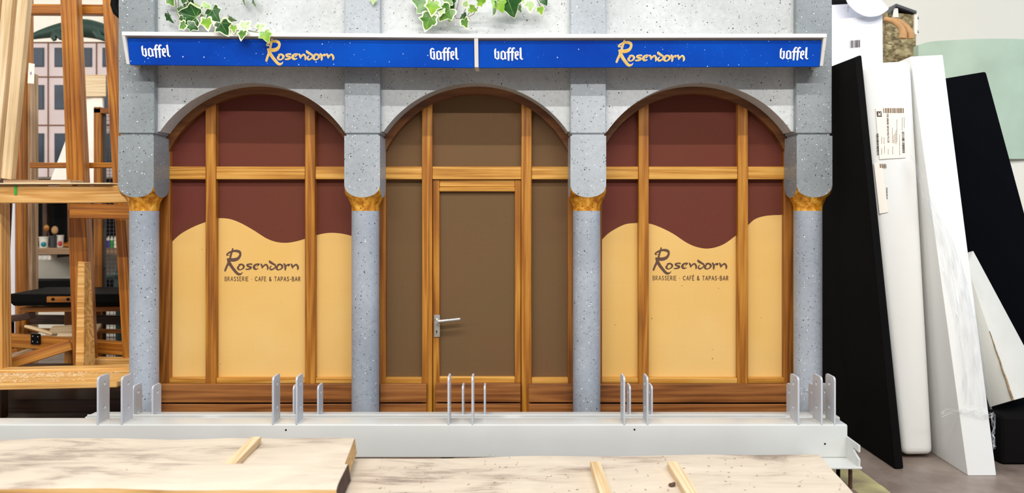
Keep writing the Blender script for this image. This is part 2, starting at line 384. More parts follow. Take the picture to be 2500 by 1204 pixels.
def stones_mat():
    m, N, L, B = new_mat('tower_masonry'); tc = N.new('ShaderNodeTexCoord')
    mp = N.new('ShaderNodeMapping'); mp.inputs['Rotation'].default_value = (math.pi/2, 0, 0); L.new(tc.outputs['Object'], mp.inputs['Vector'])
    br = nd(N, 'ShaderNodeTexVoronoi', i_Scale=75.0); mp.inputs['Scale'].default_value = (.7, 1, 1.2); L.new(mp.outputs[0], br.inputs['Vector'])
    sc_ = N.new('ShaderNodeSeparateColor'); L.new(br.outputs['Color'], sc_.inputs[0])
    rr = ramp(N, [(.1, srgb(112, 98, 66)), (.5, srgb(158, 140, 98)), (.9, srgb(186, 172, 132))]); L.new(sc_.outputs[0], rr.inputs[0])
    n = nd(N, 'ShaderNodeTexNoise', i_Scale=18.0, i_Detail=5.0); L.new(tc.outputs['Object'], n.inputs['Vector'])
    r = ramp(N, [(.35, (.45, .42, .35)), (.65, (1, 1, 1))]); L.new(n.outputs['Fac'], r.inputs[0])
    mm = nd(N, 'ShaderNodeMix', data_type='RGBA', blend_type='MULTIPLY'); mm.inputs[0].default_value = .8; L.new(rr.outputs[0], mm.inputs[6]); L.new(r.outputs[0], mm.inputs[7])
    L.new(mm.outputs[2], B.inputs['Base Color']); B.inputs['Roughness'].default_value = .9
    return m
M['masonry'] = stones_mat()
def film_mat():
    m, N, L, B = new_mat('clear_plastic_film'); out = N['Material Output']
    tr = nd(N, 'ShaderNodeBsdfTransparent'); gl = nd(N, 'ShaderNodeBsdfGlossy', i_Roughness=.18); df = N.new('ShaderNodeBsdfTranslucent')
    gl.inputs[0].default_value = (1, 1, 1, 1); df.inputs[0].default_value = (.9, .9, .88, 1)
    tc = N.new('ShaderNodeTexCoord'); mp = N.new('ShaderNodeMapping'); mp.inputs['Scale'].default_value = (90, 90, 3); L.new(tc.outputs['Object'], mp.inputs['Vector'])
    n = nd(N, 'ShaderNodeTexNoise', i_Scale=1.0, i_Detail=4.0); L.new(mp.outputs[0], n.inputs['Vector'])
    fac = mth(N, L, 'MULTIPLY_ADD', n.outputs['Fac'], .9, -.30, clamp=True)
    a = N.new('ShaderNodeMixShader'); a.inputs[0].default_value = .5; L.new(gl.outputs[0], a.inputs[1]); L.new(df.outputs[0], a.inputs[2])
    b = N.new('ShaderNodeMixShader'); L.new(fac, b.inputs[0]); L.new(tr.outputs[0], b.inputs[1]); L.new(a.outputs[0], b.inputs[2])
    L.new(b.outputs[0], out.inputs[0])
    return m
M['film'] = film_mat()

for k_ in ('black_foam', 'navy_foam', 'black', 'hole'): M[k_].node_tree.nodes['Principled BSDF'].inputs['Specular IOR Level'].default_value = .08

# ------------------------------------------------------------------ lettering (brush strokes: x, y, width)
def crom(pts, n=7):
    P = [Vector(p) for p in pts]
    if len(P) < 3: n = 2
    out = []
    for i in range(len(P)-1):
        a = P[max(i-1, 0)]; b = P[i]; c = P[i+1]; d = P[min(i+2, len(P)-1)]
        for k in range(n):
            t = k/n; out.append(.5*((2*b)+(c-a)*t+(2*a-5*b+4*c-d)*t*t+(3*b-a-3*c+d)*t**3))
    out.append(P[-1]); return out
def brush(mb, strokes, fn, grow=0.0, sharp=False, mi=0, dy=0.0):
    """fn maps (x, y, lift) to a point on the sign; every stroke becomes a flat ribbon with rounded ends"""
    for si, st in enumerate(strokes):
        pts = [Vector(p) for p in st] if sharp else crom(st)
        if sharp and len(pts) == 2: pts = [pts[0], (pts[0]+pts[1])/2, pts[1]]
        lift = dy+si*.00006; L = []; R = []
        for i, p in enumerate(pts):
            t = (pts[min(i+1, len(pts)-1)]-pts[max(i-1, 0)]).to_2d()
            if t.length < 1e-6: t = Vector((1, 0))
            t.normalize(); nrm = Vector((-t.y, t.x)); h = max(p.z, 2)/2+grow
            L.append(p.to_2d()+nrm*h); R.append(p.to_2d()-nrm*h)
        vs = [fn(q.x, q.y, lift) for q in L]+[fn(q.x, q.y, lift) for q in R]; n = len(L)
        mb.add(vs, [(i, i+1, n+i+1, n+i) for i in range(n-1)], mi)
        if not sharp:
            for p in (pts[0], pts[-1]):
                h = max(p.z, 2)/2+grow
                mb.add([fn(p.x+h*math.cos(a*math.pi/5), p.y+h*math.sin(a*math.pi/5), lift+.00003) for a in range(10)], [tuple(range(10))], mi)
_o = [(622, 660, 22), (690, 645, 40), (755, 682, 56), (765, 728, 52), (725, 778, 34), (660, 806, 28), (612, 782, 54), (604, 735, 60), (640, 690, 34), (682, 656, 22)]
_n = [[(1250, 640, 36), (1275, 690, 52), (1285, 755, 24)], [(1287, 750, 22), (1330, 690, 36), (1390, 655, 46), (1432, 700, 50), (1442, 760, 50), (1428, 808, 16)]]
def sh(st, dx): return [(x+dx, y, w) for x, y, w in st]
ROSEN = [
    [(455, 200, 40), (432, 290, 48), (402, 380, 54), (378, 480, 56)],
    [(350, 388, 18), (292, 386, 32), (302, 348, 42), (380, 300, 52), (470, 268, 58), (560, 264, 72), (640, 290, 78), (668, 350, 62), (650, 420, 66), (600, 480, 84), (520, 515, 98), (430, 522, 98), (350, 512, 86), (308, 500, 50)],
    [(352, 560, 66), (320, 640, 62), (272, 740, 58), (238, 832, 52)],
    [(325, 500, 56), (350, 590, 88), (420, 710, 86), (510, 830, 80), (580, 908, 74), (640, 935, 66), (700, 915, 34), (738, 872, 8)],
    _o,
    [(985, 645, 46), (930, 640, 36), (862, 665, 50), (880, 702, 48), (955, 728, 56), (962, 758, 48), (900, 788, 40), (825, 790, 34)],
    [(1130, 712, 14), (1172, 672, 26), (1196, 642, 32), (1122, 648, 44), (1062, 692, 62), (1055, 750, 70), (1096, 788, 46), (1172, 768, 14)],
    *_n,
    [(1494, 552, 40), (1506, 580, 66), (1580, 628, 58), (1650, 672, 46), (1658, 712, 34), (1610, 772, 32), (1542, 800, 44), (1504, 772, 40), (1514, 720, 30), (1548, 690, 12)],
    sh(_o, 1087),
    [(1905, 642, 48), (1932, 690, 52), (1936, 760, 54), (1930, 812, 30)],
    [(1950, 705, 28), (1995, 662, 34), (2045, 658, 46), (2024, 688, 34)],
    sh(_n[0], 850), sh(_n[1], 850)]
def gaffel(full):
    G = [[(246, 402, 26), (222, 448, 54), (224, 560, 56), (228, 690, 34)], [(236, 668, 40), (298, 712, 42), (346, 668, 40)], [(272, 512, 36), (322, 490, 46), (326, 580, 56), (326, 680, 50)]]
    if full: G += [[(225, 440, 40), (262, 396, 36), (326, 432, 40)]]
    f = [[(652, 402, 52), (630, 450, 58), (632, 620, 60), (632, 758, 46)], [(640, 420, 46), (664, 380, 36), (714, 400, 40)]]
    return G+[[(414, 498, 50), (414, 700, 56)], [(404, 512, 36), (458, 480, 42), (530, 522, 44)], [(522, 512, 54), (532, 712, 56)], [(410, 676, 46), (458, 718, 40), (506, 688, 34)], [(526, 690, 46), (566, 704, 26)],
        *f, sh(f[0], 112), sh(f[1], 112), [(566, 510, 42), (804, 506, 42)],
        [(842, 512, 54), (848, 690, 54)], [(834, 524, 40), (888, 486, 42), (936, 516, 44)], [(934, 508, 36), (900, 585, 38)], [(878, 604, 38), (946, 582, 34)], [(842, 672, 48), (918, 722, 42)],
        [(996, 400, 58), (1002, 690, 58)], [(1018, 378, 26), (966, 412, 26)], [(990, 672, 46), (1044, 722, 38), (1076, 698, 20)]]
CAPS = {
    'A': (.72, [[(0, 1), (.36, 0), (.72, 1)], [(.14, .66), (.58, .66)]]), 'B': (.55, [[(0, 0), (0, 1)], [(0, 0), (.38, .02), (.46, .24), (.34, .46), (0, .48)], [(.3, .48), (.52, .6), (.52, .84), (.38, 1), (0, 1)]]),
    'R': (.58, [[(0, 0), (0, 1)], [(0, 0), (.4, .03), (.48, .26), (.36, .5), (0, .54)], [(.22, .54), (.56, 1)]]), 'S': (.52, [[(.48, .12), (.26, 0), (.04, .14), (.1, .4), (.42, .58), (.46, .84), (.24, 1), (0, .88)]]),
    'E': (.48, [[(.48, 0), (0, 0), (0, 1), (.48, 1)], [(0, .48), (.4, .48)]]), 'I': (.06, [[(.03, 0), (.03, 1)]]), 'C': (.7, [[(.68, .14), (.44, 0), (.14, .14), (0, .5), (.14, .86), (.44, 1), (.68, .86)]]),
    'F': (.46, [[(.46, 0), (0, 0), (0, 1)], [(0, .48), (.4, .48)]]), 'T': (.6, [[(0, 0), (.6, 0)], [(.3, 0), (.3, 1)]]), 'P': (.52, [[(0, 0), (0, 1)], [(0, 0), (.4, .03), (.5, .27), (.38, .52), (0, .56)]]),
    '&': (.68, [[(.66, 1), (.16, .3), (.2, .04), (.38, .06), (.38, .26), (.06, .6), (.08, .9), (.3, 1), (.62, .62)]]), '-': (.34, [[(.04, .55), (.3, .55)]]), '.': (.2, [[(.06, .55), (.14, .55)]]),
    'G': (.7, [[(.66, .14), (.42, 0), (.12, .14), (0, .5), (.14, .86), (.42, 1), (.68, .86), (.68, .55), (.42, .55)]]), 'L': (.44, [[(0, 0), (0, 1), (.44, 1)]]), 'W': (.9, [[(0, 0), (.22, 1), (.45, .1), (.68, 1), (.9, 0)]]),
    'N': (.62, [[(0, 1), (0, 0), (.62, 1), (.62, 0)]]), 'U': (.6, [[(0, 0), (0, .7), (.14, .96), (.3, 1), (.46, .96), (.6, .7), (.6, 0)]]), 'K': (.58, [[(0, 0), (0, 1)], [(.56, 0), (.04, .52), (.58, 1)]]), ' ': (.3, []),
    '0': (.5, [[(.25, 0), (.02, .3), (.02, .7), (.25, 1), (.48, .7), (.48, .3), (.25, 0)]])}
def caps(text, wd, gap=.34):
    """strokes for a line of capitals with unit height; returns strokes, total width"""
    x = 0; out = []; marks = []
    for ch in text:
        accent = ch == 'É'
        w, sts = CAPS['E' if accent else ch]
        for s in sts: out.append([(x+a, b, wd) for a, b in s])
        if accent: out.append([(x+.18, -.14, wd), (x+.36, -.3, wd)])
        x += w+gap
    return out, x-gap

# ------------------------------------------------------------------ the hall
fl = MB(); fl.box(-4.5, 5, -5, 3.0, -.1, 0); tag(fl.build('floor', M['floor'], loc=(0, 0, 0)), kind='structure')
wl = MB(); wl.box(-4.5, 5, 2.6, 2.7, 0, 4.9); tag(wl.build('wall_back', M['cream'], loc=(0, 2.6, 0)), kind='structure')

# ------------------------------------------------------------------ stone facade
PX = [-1.304+.7843*i for i in range(4)]; BAY = [(PX[i]+PX[i+1])/2 for i in range(3)]; HW = .0618
ARC_Z = .888; ARC_R = .391
fac = thing('facade', 'grey speckled stone facade of three round arches on four gold-capped columns', 'facade', (0, .06, 0))
def arc(cx, cz, r, a0, a1, n):
    return [(cx+r*math.cos(a0+(a1-a0)*i/n), cz+r*math.sin(a0+(a1-a0)*i/n)) for i in range(n+1)]
for i, c in enumerate(BAY):
    h = .323; a = math.asin((1.112-ARC_Z)/ARC_R); a = math.acos(h/ARC_R)
    zt = ARC_Z+ARC_R*math.sin(a)
    lp = [(PX[i+1]-.05, 1.66), (PX[i]+.05, 1.66), (PX[i]+.05, zt), (PX[i]+HW+.004, zt)] + [p for p in reversed(arc(c, ARC_Z, ARC_R, a, math.pi-a, 48))] + [(PX[i+1]-HW-.004, zt), (PX[i+1]-.05, zt)]
    MB().poly([lp], .08, XZ(.07)).build('arch_wall', M['wall_stone'], fac, bevel=0, smooth=35)
for i, x in enumerate(PX):
    mb = MB(); mb.box(x-HW, x+HW, 0, .115, 1.0985, 1.66); ps = M['falloff_pier'] if i in (0, 3) else M['pier_stone']; mb.build('pier', ps, fac, bevel=.003)
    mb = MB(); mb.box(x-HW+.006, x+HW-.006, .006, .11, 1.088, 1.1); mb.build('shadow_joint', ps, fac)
    cm = MB(); cm.lathe([(.0485, 0), (.0485, .83)], (x, .06, 0), 64); col = cm.build('column_shaft', M['col_stone'], fac, smooth=40)
    # cushion capital: square prism meeting a flaring round neck
    A = HW; prof = [(.83, .0485), (.839, .0486), (.846, .0493), (.852, .0508), (.858, .0530), (.864, .0556), (.870, .0584), (.877, A)]
    for j in range(1, 15):
        h_ = 1-math.cos(j/14*math.pi/2); prof.append((.877+.040*h_, math.hypot(A, A*math.sin(j/14*math.pi/2))))
    def z_of(r):
        for (z0, r0), (z1, r1) in zip(prof, prof[1:]):
            if r <= r1 and r >= r0: return z0+(z1-z0)*(r-r0)/max(r1-r0, 1e-9)
        return prof[-1][0]
    def r_of(z):
        for (z0, r0), (z1, r1) in zip(prof, prof[1:]):
            if z <= z1: return r0+(r1-r0)*(z-z0)/(z1-z0)
        return prof[-1][1]
    n = 128; top = MB(); gold = MB(); tv = []; gv = []; NR = 12
    for k in range(n):
        th = 2*math.pi*k/n+math.pi/4; cs, sn = math.cos(th), math.sin(th); rs = A/max(abs(cs), abs(sn)); zb = z_of(min(rs, A*1.4142))
        tv.append([(x+rs*cs, .06+rs*sn, 1.0905), (x+rs*cs, .06+rs*sn, zb)])
        gv.append([(x+min(r_of(z), rs)*cs, .06+min(r_of(z), rs)*sn, z) for z in [.83+(zb-.83)*j/NR for j in range(NR+1)]])
    top.add([p for q in tv for p in q], [(2*k, 2*((k+1) % n), 2*((k+1) % n)+1, 2*k+1) for k in range(n)]+[tuple(2*k for k in range(n))])
    gold.add([p for q in gv for p in q], [(k*(NR+1)+j, ((k+1) % n)*(NR+1)+j, ((k+1) % n)*(NR+1)+j+1, k*(NR+1)+j+1) for k in range(n) for j in range(NR)])
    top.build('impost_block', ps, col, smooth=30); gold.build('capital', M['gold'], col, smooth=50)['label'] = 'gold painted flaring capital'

# ------------------------------------------------------------------ timber infill of the three arches
R_IN = .366
WAVE1 = [(405, 602), (415, 595), (440, 572), (470, 555), (500, 543), (530, 534), (545, 533), (565, 536), (590, 546), (620, 563), (650, 582), (675, 591), (700, 593), (725, 589), (745, 583), (770, 575), (800, 569), (830, 570), (858, 576), (880, 582)]
WAVE3 = [(1440, 612), (1467, 588), (1488, 568), (1523, 549), (1549, 545), (1579, 545), (1607, 553), (1642, 570), (1677, 593), (1704, 604), (1732, 607), (1764, 598), (1792, 579), (1823, 553), (1844, 535), (1872, 527), (1905, 525), (1920, 525)]
def clip_wave(wv, x0, x1):
    P = [W(a, b, .145) for a, b in crom2(wv)]; P = [(p.x, p.z) for p in P]; out = []
    for (xa, za), (xb, zb) in zip(P, P[1:]):
        for X in (x0, x1):
            if xa < X <= xb: out.append((X, za+(zb-za)*(X-xa)/(xb-xa)))
        if x0 < xb < x1: out.append((xb, zb))
    return sorted(out)
def crom2(p): return [(q.x, q.y) for q in crom([(a, b, 0) for a, b in p], 5)]
def infill(i, name, label, cat, wave=None):
    c = BAY[i]; t = thing(name, label, cat, (c, .12, 0), 'timber fillings of the arches')
    for s in (-1, 1):
        mb = MB(); mb.box(*sorted((c+s*.330, c+s*.386)), .1222, .168, 0, 1.062); mb.build('jamb', M['jamb_z'], t, bevel=.002)
    a0 = math.acos(.386/.40); a1 = math.acos(.330/R_IN)
    lp = arc(c, ARC_Z, .40, a0, math.pi-a0, 48)+list(reversed(arc(c, ARC_Z, R_IN, a1, math.pi-a1, 48)))
    MB().poly([lp], .05, XZ(.1415)).build('arch_rail', M['arch_w'], t, smooth=35)
    for s in (-1, 1):
        x = c+s*.18; mb = MB(); mb.box(x-.0185, x+.0185, .118, .150, .0 if wave is None else .2, 1.225); mb.build('mullion', M['oak_z'], t, bevel=.002)
    for x0, x1 in ((-.332, -.1985), (-.1615, .1615), (.1985, .332)):
        mb = MB(); mb.box(c+x0, c+x1, .1225, .150, .9444, .9905); mb.build('transom', M['oak_x'], t, bevel=.002)
    xl, xr = c-.332, c+.332; at_ = lambda z: math.asin((z-ARC_Z)/R_IN)
    archpts = arc(c, ARC_Z, R_IN+.004, math.acos(.332/(R_IN+.004)), math.pi-math.acos(.332/(R_IN+.004)), 48)
    if wave:
        wv = clip_wave(wave, xl, xr)
        mb = MB(); mb.poly([list(reversed(wv))+list(reversed(archpts))], .006, XZ(.149), 0)
        mb.poly([[(xl, .2), (xr, .2)]+list(reversed(wv))], .006, XZ(.149), 1)
        pan = mb.build('printed_mesh_panel', [M['brown_mesh'], M['yellow_mesh']], t)
        for x0, x1 in ((-.332, -.1985), (-.1615, .1615), (.1985, .332)):
            mb = MB(); mb.box(c+x0, c+x1, .1245, .147, .2035, .2235); mb.build('bottom_rail', M['oak_x'], t, bevel=.0015)
        for z0, z1 in ((.1405, .2065), (.07, .1345), (0, .064)):
            mb = MB(); mb.box(c-.352, c+.352, .097, .1125, z0, z1); mb.build('plinth_board', M['wal_x'], t, bevel=.0015)
        mb = MB(); mb.box(c-.37, c+.37, .153, .165, .0, 1.0); mb.build('light_stop_board', M['dark_wood'], t)  # dark board added so no light shows between the plinth boards
        # lettering printed on the panel
        ox, oy, sx, sy = (547, 607, 184.6/2130, 65.8/775) if i == 0 else (1593, 605, 184.6/2130, 65.8/775)
        mb = MB(); brush(mb, ROSEN, lambda x, y, l: W(ox+(x-210)*sx, oy+(y-195)*sy, .1455-l))
        st, wdt = caps('BRASSERIE . CAFE & TAPAS-BAR' if i == 0 else 'BRASSERIE . CAFÉ & TAPAS-BAR', .15)
        bx, by, bw, bh = (549, 676, 184, 10) if i == 0 else (1594, 674, 184, 10)
        mb2 = MB(); s2 = [[(a*bw/wdt, b*bh, 1.25) for a, b, _ in s] for s in st]
        for si, s in enumerate(s2):
            for (xa, ya, w), (xb, yb, _) in zip(s, s[1:]):
                d = Vector((xb-xa, yb-ya)); d = d.normalized() if d.length else Vector((1, 0)); nn = Vector((-d.y, d.x))*w/2; e = d*w*.35
                q = [Vector((xa, ya))-e+nn, Vector((xb, yb))+e+nn, Vector((xb, yb))+e-nn, Vector((xa, ya))-e-nn]
                mb2.add([W(bx+p.x, by+p.y, .1455-si*.00004) for p in q], [(0, 1, 2, 3)])
        mb.build('script_lettering', M['ink_mesh'], pan, weld=False)['label'] = 'dark brown brush script word Rosendorn'
        mb2.build('caption_lettering', M['ink_mesh'], pan, weld=False)['label'] = 'small dark capitals under the script word'
    else:
        mb = MB(); mb.poly([[(xl, .2), (c-.165, .2), (c-.165, .96), (c+.165, .96), (c+.165, .2), (xr, .2)]+archpts], .006, XZ(.149))
        mb.build('mesh_panel', M['khaki_mesh'], t)
        for x0, x1 in ((-.332, -.1985), (.1985, .332)):
            mb = MB(); mb.box(c+x0, c+x1, .1245, .147, .2035, .2235); mb.build('bottom_rail', M['oak_x'], t, bevel=.0015)
        for x0, x1 in ((-.348, -.180), (.187, .352)):
            for z0, z1 in ((.1405, .2065), (.07, .1345), (0, .064)):
                mb = MB(); mb.box(c+x0, c+x1, .100, .1175, z0, z1); mb.build('plinth_board', M['wal_x'], t, bevel=.0015)
        mb = MB(); mb.box(c-.37, c+.37, .153, .165, .01, 1.0); mb.build('light_stop_board', M['dark_wood'], t)  # dark board added to block light leaking around the door
        d0, d1 = c-.1605, c+.1605
        mb = MB(); mb.box(d0+.02, d1-.02, .145, .151, .1, .93); door = mb.build('door', M['khaki_mesh'], t); door['label'] = 'narrow glazed door with a lever handle'
        for x0, x1 in ((d0, d0+.024), (d1-.0225, d1)):
            mb = MB(); mb.box(x0, x1, .130, .15, .03, .9442); mb.build('stile', M['oak_z'], door, bevel=.002)
        mb = MB(); mb.box(d0+.024, d1-.0225, .134, .15, .918, .9442); mb.box(d0+.024, d1-.0225, .130, .15, .9005, .9172); mb.build('head_rail', M['oak_x'], door, bevel=.002)
        mb = MB(); mb.box(d0+.024, d1-.0225, .128, .15, .2035, .2265); mb.build('door_rail', M['oak_x'], door, bevel=.002)
        for z0, z1 in ((.1405, .2065), (.075, .1345), (.03, .069)):
            mb = MB(); mb.box(c-.148, c+.1587, .104, .1295, z0, z1); mb.build('kick_board', M['wal_x'], door, bevel=.0015)
        a = W(1059.5, 769, .127); b = W(1074, 823, .127)
        mb = MB(); mb.poly([[(a.x, b.z), (b.x, b.z), (b.x, a.z), (a.x, a.z)]], .004, XZ(.128), 0, .001)
        k = W(1066, 809, .125); mb.lathe([(.0024, 0), (.0024, .0008)], (k.x, .1253, k.z), 16, 1, 'Y'); mb.box(k.x-.0013, k.x+.0013, .1253, .1263, k.z-.008, k.z, 1)
        k = W(1066.5, 784, .12); mb.lathe([(.0072, -.022), (.0072, .0), (.0095, .003), (.0095, .008)], (k.x, .118, k.z), 24, 0, 'Y')
        e = W(1124, 779.5, .10); s0 = Vector((k.x, .103, k.z)); mb.tube([s0, s0+(Vector((e.x, .103, e.z))-s0)*.1, (e.x-.001, .103, e.z), (e.x, .103, e.z)], [.0062, .0062, .0062, .0052], 16)
        mb.build('lever_handle', [M['alu'], M['hole']], door, smooth=40)['label'] = 'silver lever handle on a long keyhole plate'
    return t
infill(0, 'arched_window', 'arched timber window with yellow wave print, left of the door', 'window', WAVE1)
infill(1, 'arched_doorway', 'arched timber doorway with khaki mesh panels, in the middle arch', 'doorway', None)
infill(2, 'arched_window', 'arched timber window with yellow wave print, right of the door', 'window', WAVE3)

# ------------------------------------------------------------------ blue fascia sign
sg = thing('fascia_sign', 'long blue fascia sign with white top rail, fixed across the stone facade', 'sign', (0, -.06, 1.31))
SX0, SXM, SX1 = W(298, 80, -.11).x, W(1162.5, 80, -.11).x, W(2018, 80, -.11).x
def ztop(x):   # the rail sags a little where the two halves meet
    return 1.4265-.0085*(x-SX0)/(SXM-SX0) if x < SXM else 1.418+.0015*(x-SXM)/(SX1-SXM)
def zbot(x):
    return 1.3215-.0105*(x-SX0)/(SXM-SX0) if x < SXM else 1.311+.0045*(x-SXM)/(SX1-SXM)
def slantbar(mb, x0, x1, zf0, zf1, y0, y1, mi=0):
    mb.hexa([(x0, y0, zf0(x0)), (x1, y0, zf0(x1)), (x1, y1, zf0(x1)), (x0, y1, zf0(x0)), (x0, y0, zf1(x0)), (x1, y0, zf1(x1)), (x1, y1, zf1(x1)), (x0, y1, zf1(x0))], mi)
mb = MB()
for a, b in ((SX0, SXM), (SXM, SX1)): slantbar(mb, a, b, lambda x: ztop(x)-.0125, ztop, -.112, -.0005)
mb.build('top_rail', M['white_metal'], sg)
for i in range(3):
    mb = MB(); xa, xb = PX[i]+HW+.001, PX[i+1]-HW-.001; z_ = min(ztop(xa), ztop(xb)); mb.box(xa, xb, -.0005, .0295, z_-.012, z_-.001); mb.build('rail_light_stop', M['white_metal'], sg)  # hidden filler added to stop light leaking down behind the rail
for a in (SX0, SXM-.0065, SX1-.010):
    w = .010 if a == SX0 else (.013 if abs(a-SXM) < .1 else .010); mb = MB()
    mb.hexa([(a, -.080, zbot(a)+.003), (a+w, -.080, zbot(a)+.003), (a+w, -.0005, zbot(a)+.003), (a, -.0005, zbot(a)+.003), (a, -.111, ztop(a)-.0126), (a+w, -.111, ztop(a)-.0126), (a+w, -.0005, ztop(a)-.0126), (a, -.0005, ztop(a)-.0126)])
    mb.build('end_bracket', M['white_metal'], sg)
YT, YB = -.098, -.078
def panel(x0, x1, words):
    mb = MB(); zt = lambda x: ztop(x)-.0185
    f = lambda x, z, o: Vector((x, YB+(YT-YB)*(z-zbot(x))/(zt(x)-zbot(x))-o, z))
    mb.hexa([f(x0, zbot(x0), 0), f(x1, zbot(x1), 0), f(x1, zbot(x1)+.001, -.009), f(x0, zbot(x0)+.001, -.009), f(x0, zt(x0), 0), f(x1, zt(x1), 0), f(x1, zt(x1), -.009), f(x0, zt(x0), -.009)])
    p = mb.build('blue_board', [M['blue']], sg, bevel=.0015)
    for kind, ox, oy in words:
        y0 = -.089
        def fn(x, y, l, ox=ox, oy=oy):
            q = W(ox+x/12.5, oy+y/12.5, y0); return f(q.x, q.z, .0008+l)
        m2 = MB()
        if kind == 'R':
            brush(m2, ROSEN, fn, grow=7, mi=0); brush(m2, ROSEN, fn, grow=-7, mi=1, dy=.0013)
            m2.build('gold_lettering', [M['lettering_edge'], M['lettering_gold']], p, weld=False)['label'] = 'gold brush script word Rosendorn'
        else:
            brush(m2, gaffel(kind == 'G'), fn, sharp=True); m2.build('white_lettering', M['lettering_white'], p, weld=False)['label'] = 'white blackletter word'
    return p
panel(SX0+.0105, SXM-.0075, [('g', 330, 80), ('R', 630, 81), ('G', 1034, 87)])
panel(SXM+.0075, SX1-.0105, [('g2', 1191, 87), ('R', 1487, 84), ('g', 1888, 86)])

# ------------------------------------------------------------------ ivy
LEAF = [(0, 0), (.11, -.13), (.28, -.24), (.44, -.20), (.53, -.04), (.50, .10), (.56, .22), (.66, .36), (.52, .44), (.38, .50), (.29, .66), (.17, .86), (0, 1.04)]
def ivy_leaf(parent, px, py, y, size, ang, green, tilt=0.0, roll=0.0, fold=.25, edge=.925):
    """leaf centred at that spot; ang = image direction of its tip (0 right, 90 down)"""
    half = LEAF; rnd = random.uniform
    out = [(a*rnd(.9, 1.08), b) for a, b in half]; out += [(-a*rnd(.9, 1.08), b) for a, b in reversed(half[1:-1])]
    cx, cy = 0, .34; n = len(out)
    if edge < 1: inn = [(cx+(a-cx)*(edge+rnd(-.07, .05)), cy+(b-cy)*(edge+rnd(-.07, .05))) for a, b in out]
    else: inn = [(a*.98, b*.98) for a, b in out]
    zf = lambda a, b: fold*abs(a)-.22*(b-.3)**2-.12*a*a
    s = size*K(y)/1.25
    vs = [Vector((a, b-.34, zf(a, b)))*s for a, b in out]+[Vector((a, b-.34, zf(a, b)))*s for a, b in inn]+[Vector((0, 0, zf(0, cy)))*s]
    fs = [(i, (i+1) % n, n+(i+1) % n, n+i) for i in range(n)]+[(n+i, n+(i+1) % n, 2*n) for i in range(n)]
    mi = [0 if edge < 1 else 1]*n+[1]*n
    for (ta, tb) in ((0, .9), (.46, .30), (-.46, .30), (.36, -.10), (-.36, -.10)):   # pale veins fanning from the stalk
        k0 = len(vs); d_ = Vector((ta, tb)); w_ = Vector((-d_.y, d_.x)).normalized()*.016
        for t in (0, .35, .7, 1.0):
            q = d_*t
            for sg_ in (1, -1):
                e = q+w_*sg_*(1-.8*t); vs.append(Vector((e.x, e.y-.34, zf(q.x, q.y)+.012))*s)
        for j in range(3): fs.append((k0+2*j, k0+2*j+1, k0+2*j+3, k0+2*j+2)); mi.append(2)
    a = math.radians(ang); d = Vector((math.cos(a), 0, -math.sin(a))); side = Vector((-d.z, 0, d.x)).normalized()
    nrm = Vector((0, -1, 0)); side = d.cross(nrm)*-1
    R = Matrix((side, d, nrm)).transposed(); R = Matrix.Rotation(math.radians(tilt), 3, side) @ Matrix.Rotation(math.radians(roll), 3, d) @ R
    me = bpy.data.meshes.new('leaf'); c = W(px, py, y); L = wloc(parent)
    me.from_pydata([R @ v for v in vs], [], fs); me.materials.append(M['leaf_e']); me.materials.append(M[green]); me.materials.append(M['leaf_vein'])
    for p, k in zip(me.polygons, mi): p.material_index = k
    for p in me.polygons: p.use_smooth = True
    o = bpy.data.objects.new('leaf', me); COL.objects.link(o); o.parent = parent; o.location = c-L
    return o
def stems(parent, chains, r=.0013, mat='stem'):
    for ch in chains:
        mb = MB(); mb.tube([W(p[0], p[1], min(p[2]+.012, .025)) for p in ch], r, 6); mb.build('stem', M[mat], parent, smooth=60)
iv = thing('ivy_sprig', 'longest variegated ivy sprig trailing over the left end of the blue sign', 'ivy', W(430, -15, .02), 'ivy sprigs')
for a in [(414, 42, -.005, 32, 62, 'leaf_d', 10, 50, .3, 1), (463, 38, -.02, 66, 196, 'leaf_d', 8, -10), (524, 35, -.03, 50, 62, 'leaf_d', -10, 12), (480, 17, -.015, 22, 330, 'leaf_p', 30, 20), (446, 63, -.055, 28, 152, 'leaf_m', 15, 10, .25, .78),
          (469, 65, -.045, 32, 22, 'leaf_d', 25, -30), (505, 57, -.06, 36, 86, 'leaf_l', 10, 0, .2, .76), (546, 67, -.122, 46, 62, 'leaf_d', 12, -8, .25, .84), (566, 46, -.03, 24, 25, 'leaf_m', 10, 62), (571, 70, -.120, 26, 95, 'leaf_l', 0, 15, .2, .74),
          (600, 61, -.112, 34, 310, 'leaf_p', 20, 0, .2, .72), (592, 84, -.125, 32, 105, 'leaf_m', -10, 20, .2, .76), (637, 66, -.10, 28, 325, 'leaf_p', 15, 0, .2, .72), (649, 87, -.13, 34, 70, 'leaf_l', 0, -8, .2, .93), (440, 23, .0, 20, 200, 'leaf_d', 10, 0),
          (417, 3, .0, 26, 60, 'leaf_m', 0, 0), (449, 1, -.01, 20, 110, 'leaf_d', 0, 0), (468, 9, -.01, 26, 20, 'leaf_d', 20, 30), (502, 13, -.03, 26, 245, 'leaf_p', 10, 50), (494, 43, -.02, 18, 100, 'leaf_m', 10, 40), (452, 20, -.005, 22, 40, 'leaf_d', 0, 0, .2, 1), (445, 50, -.02, 26, 120, 'leaf_d', 20, 20)]: ivy_leaf(iv, *a)
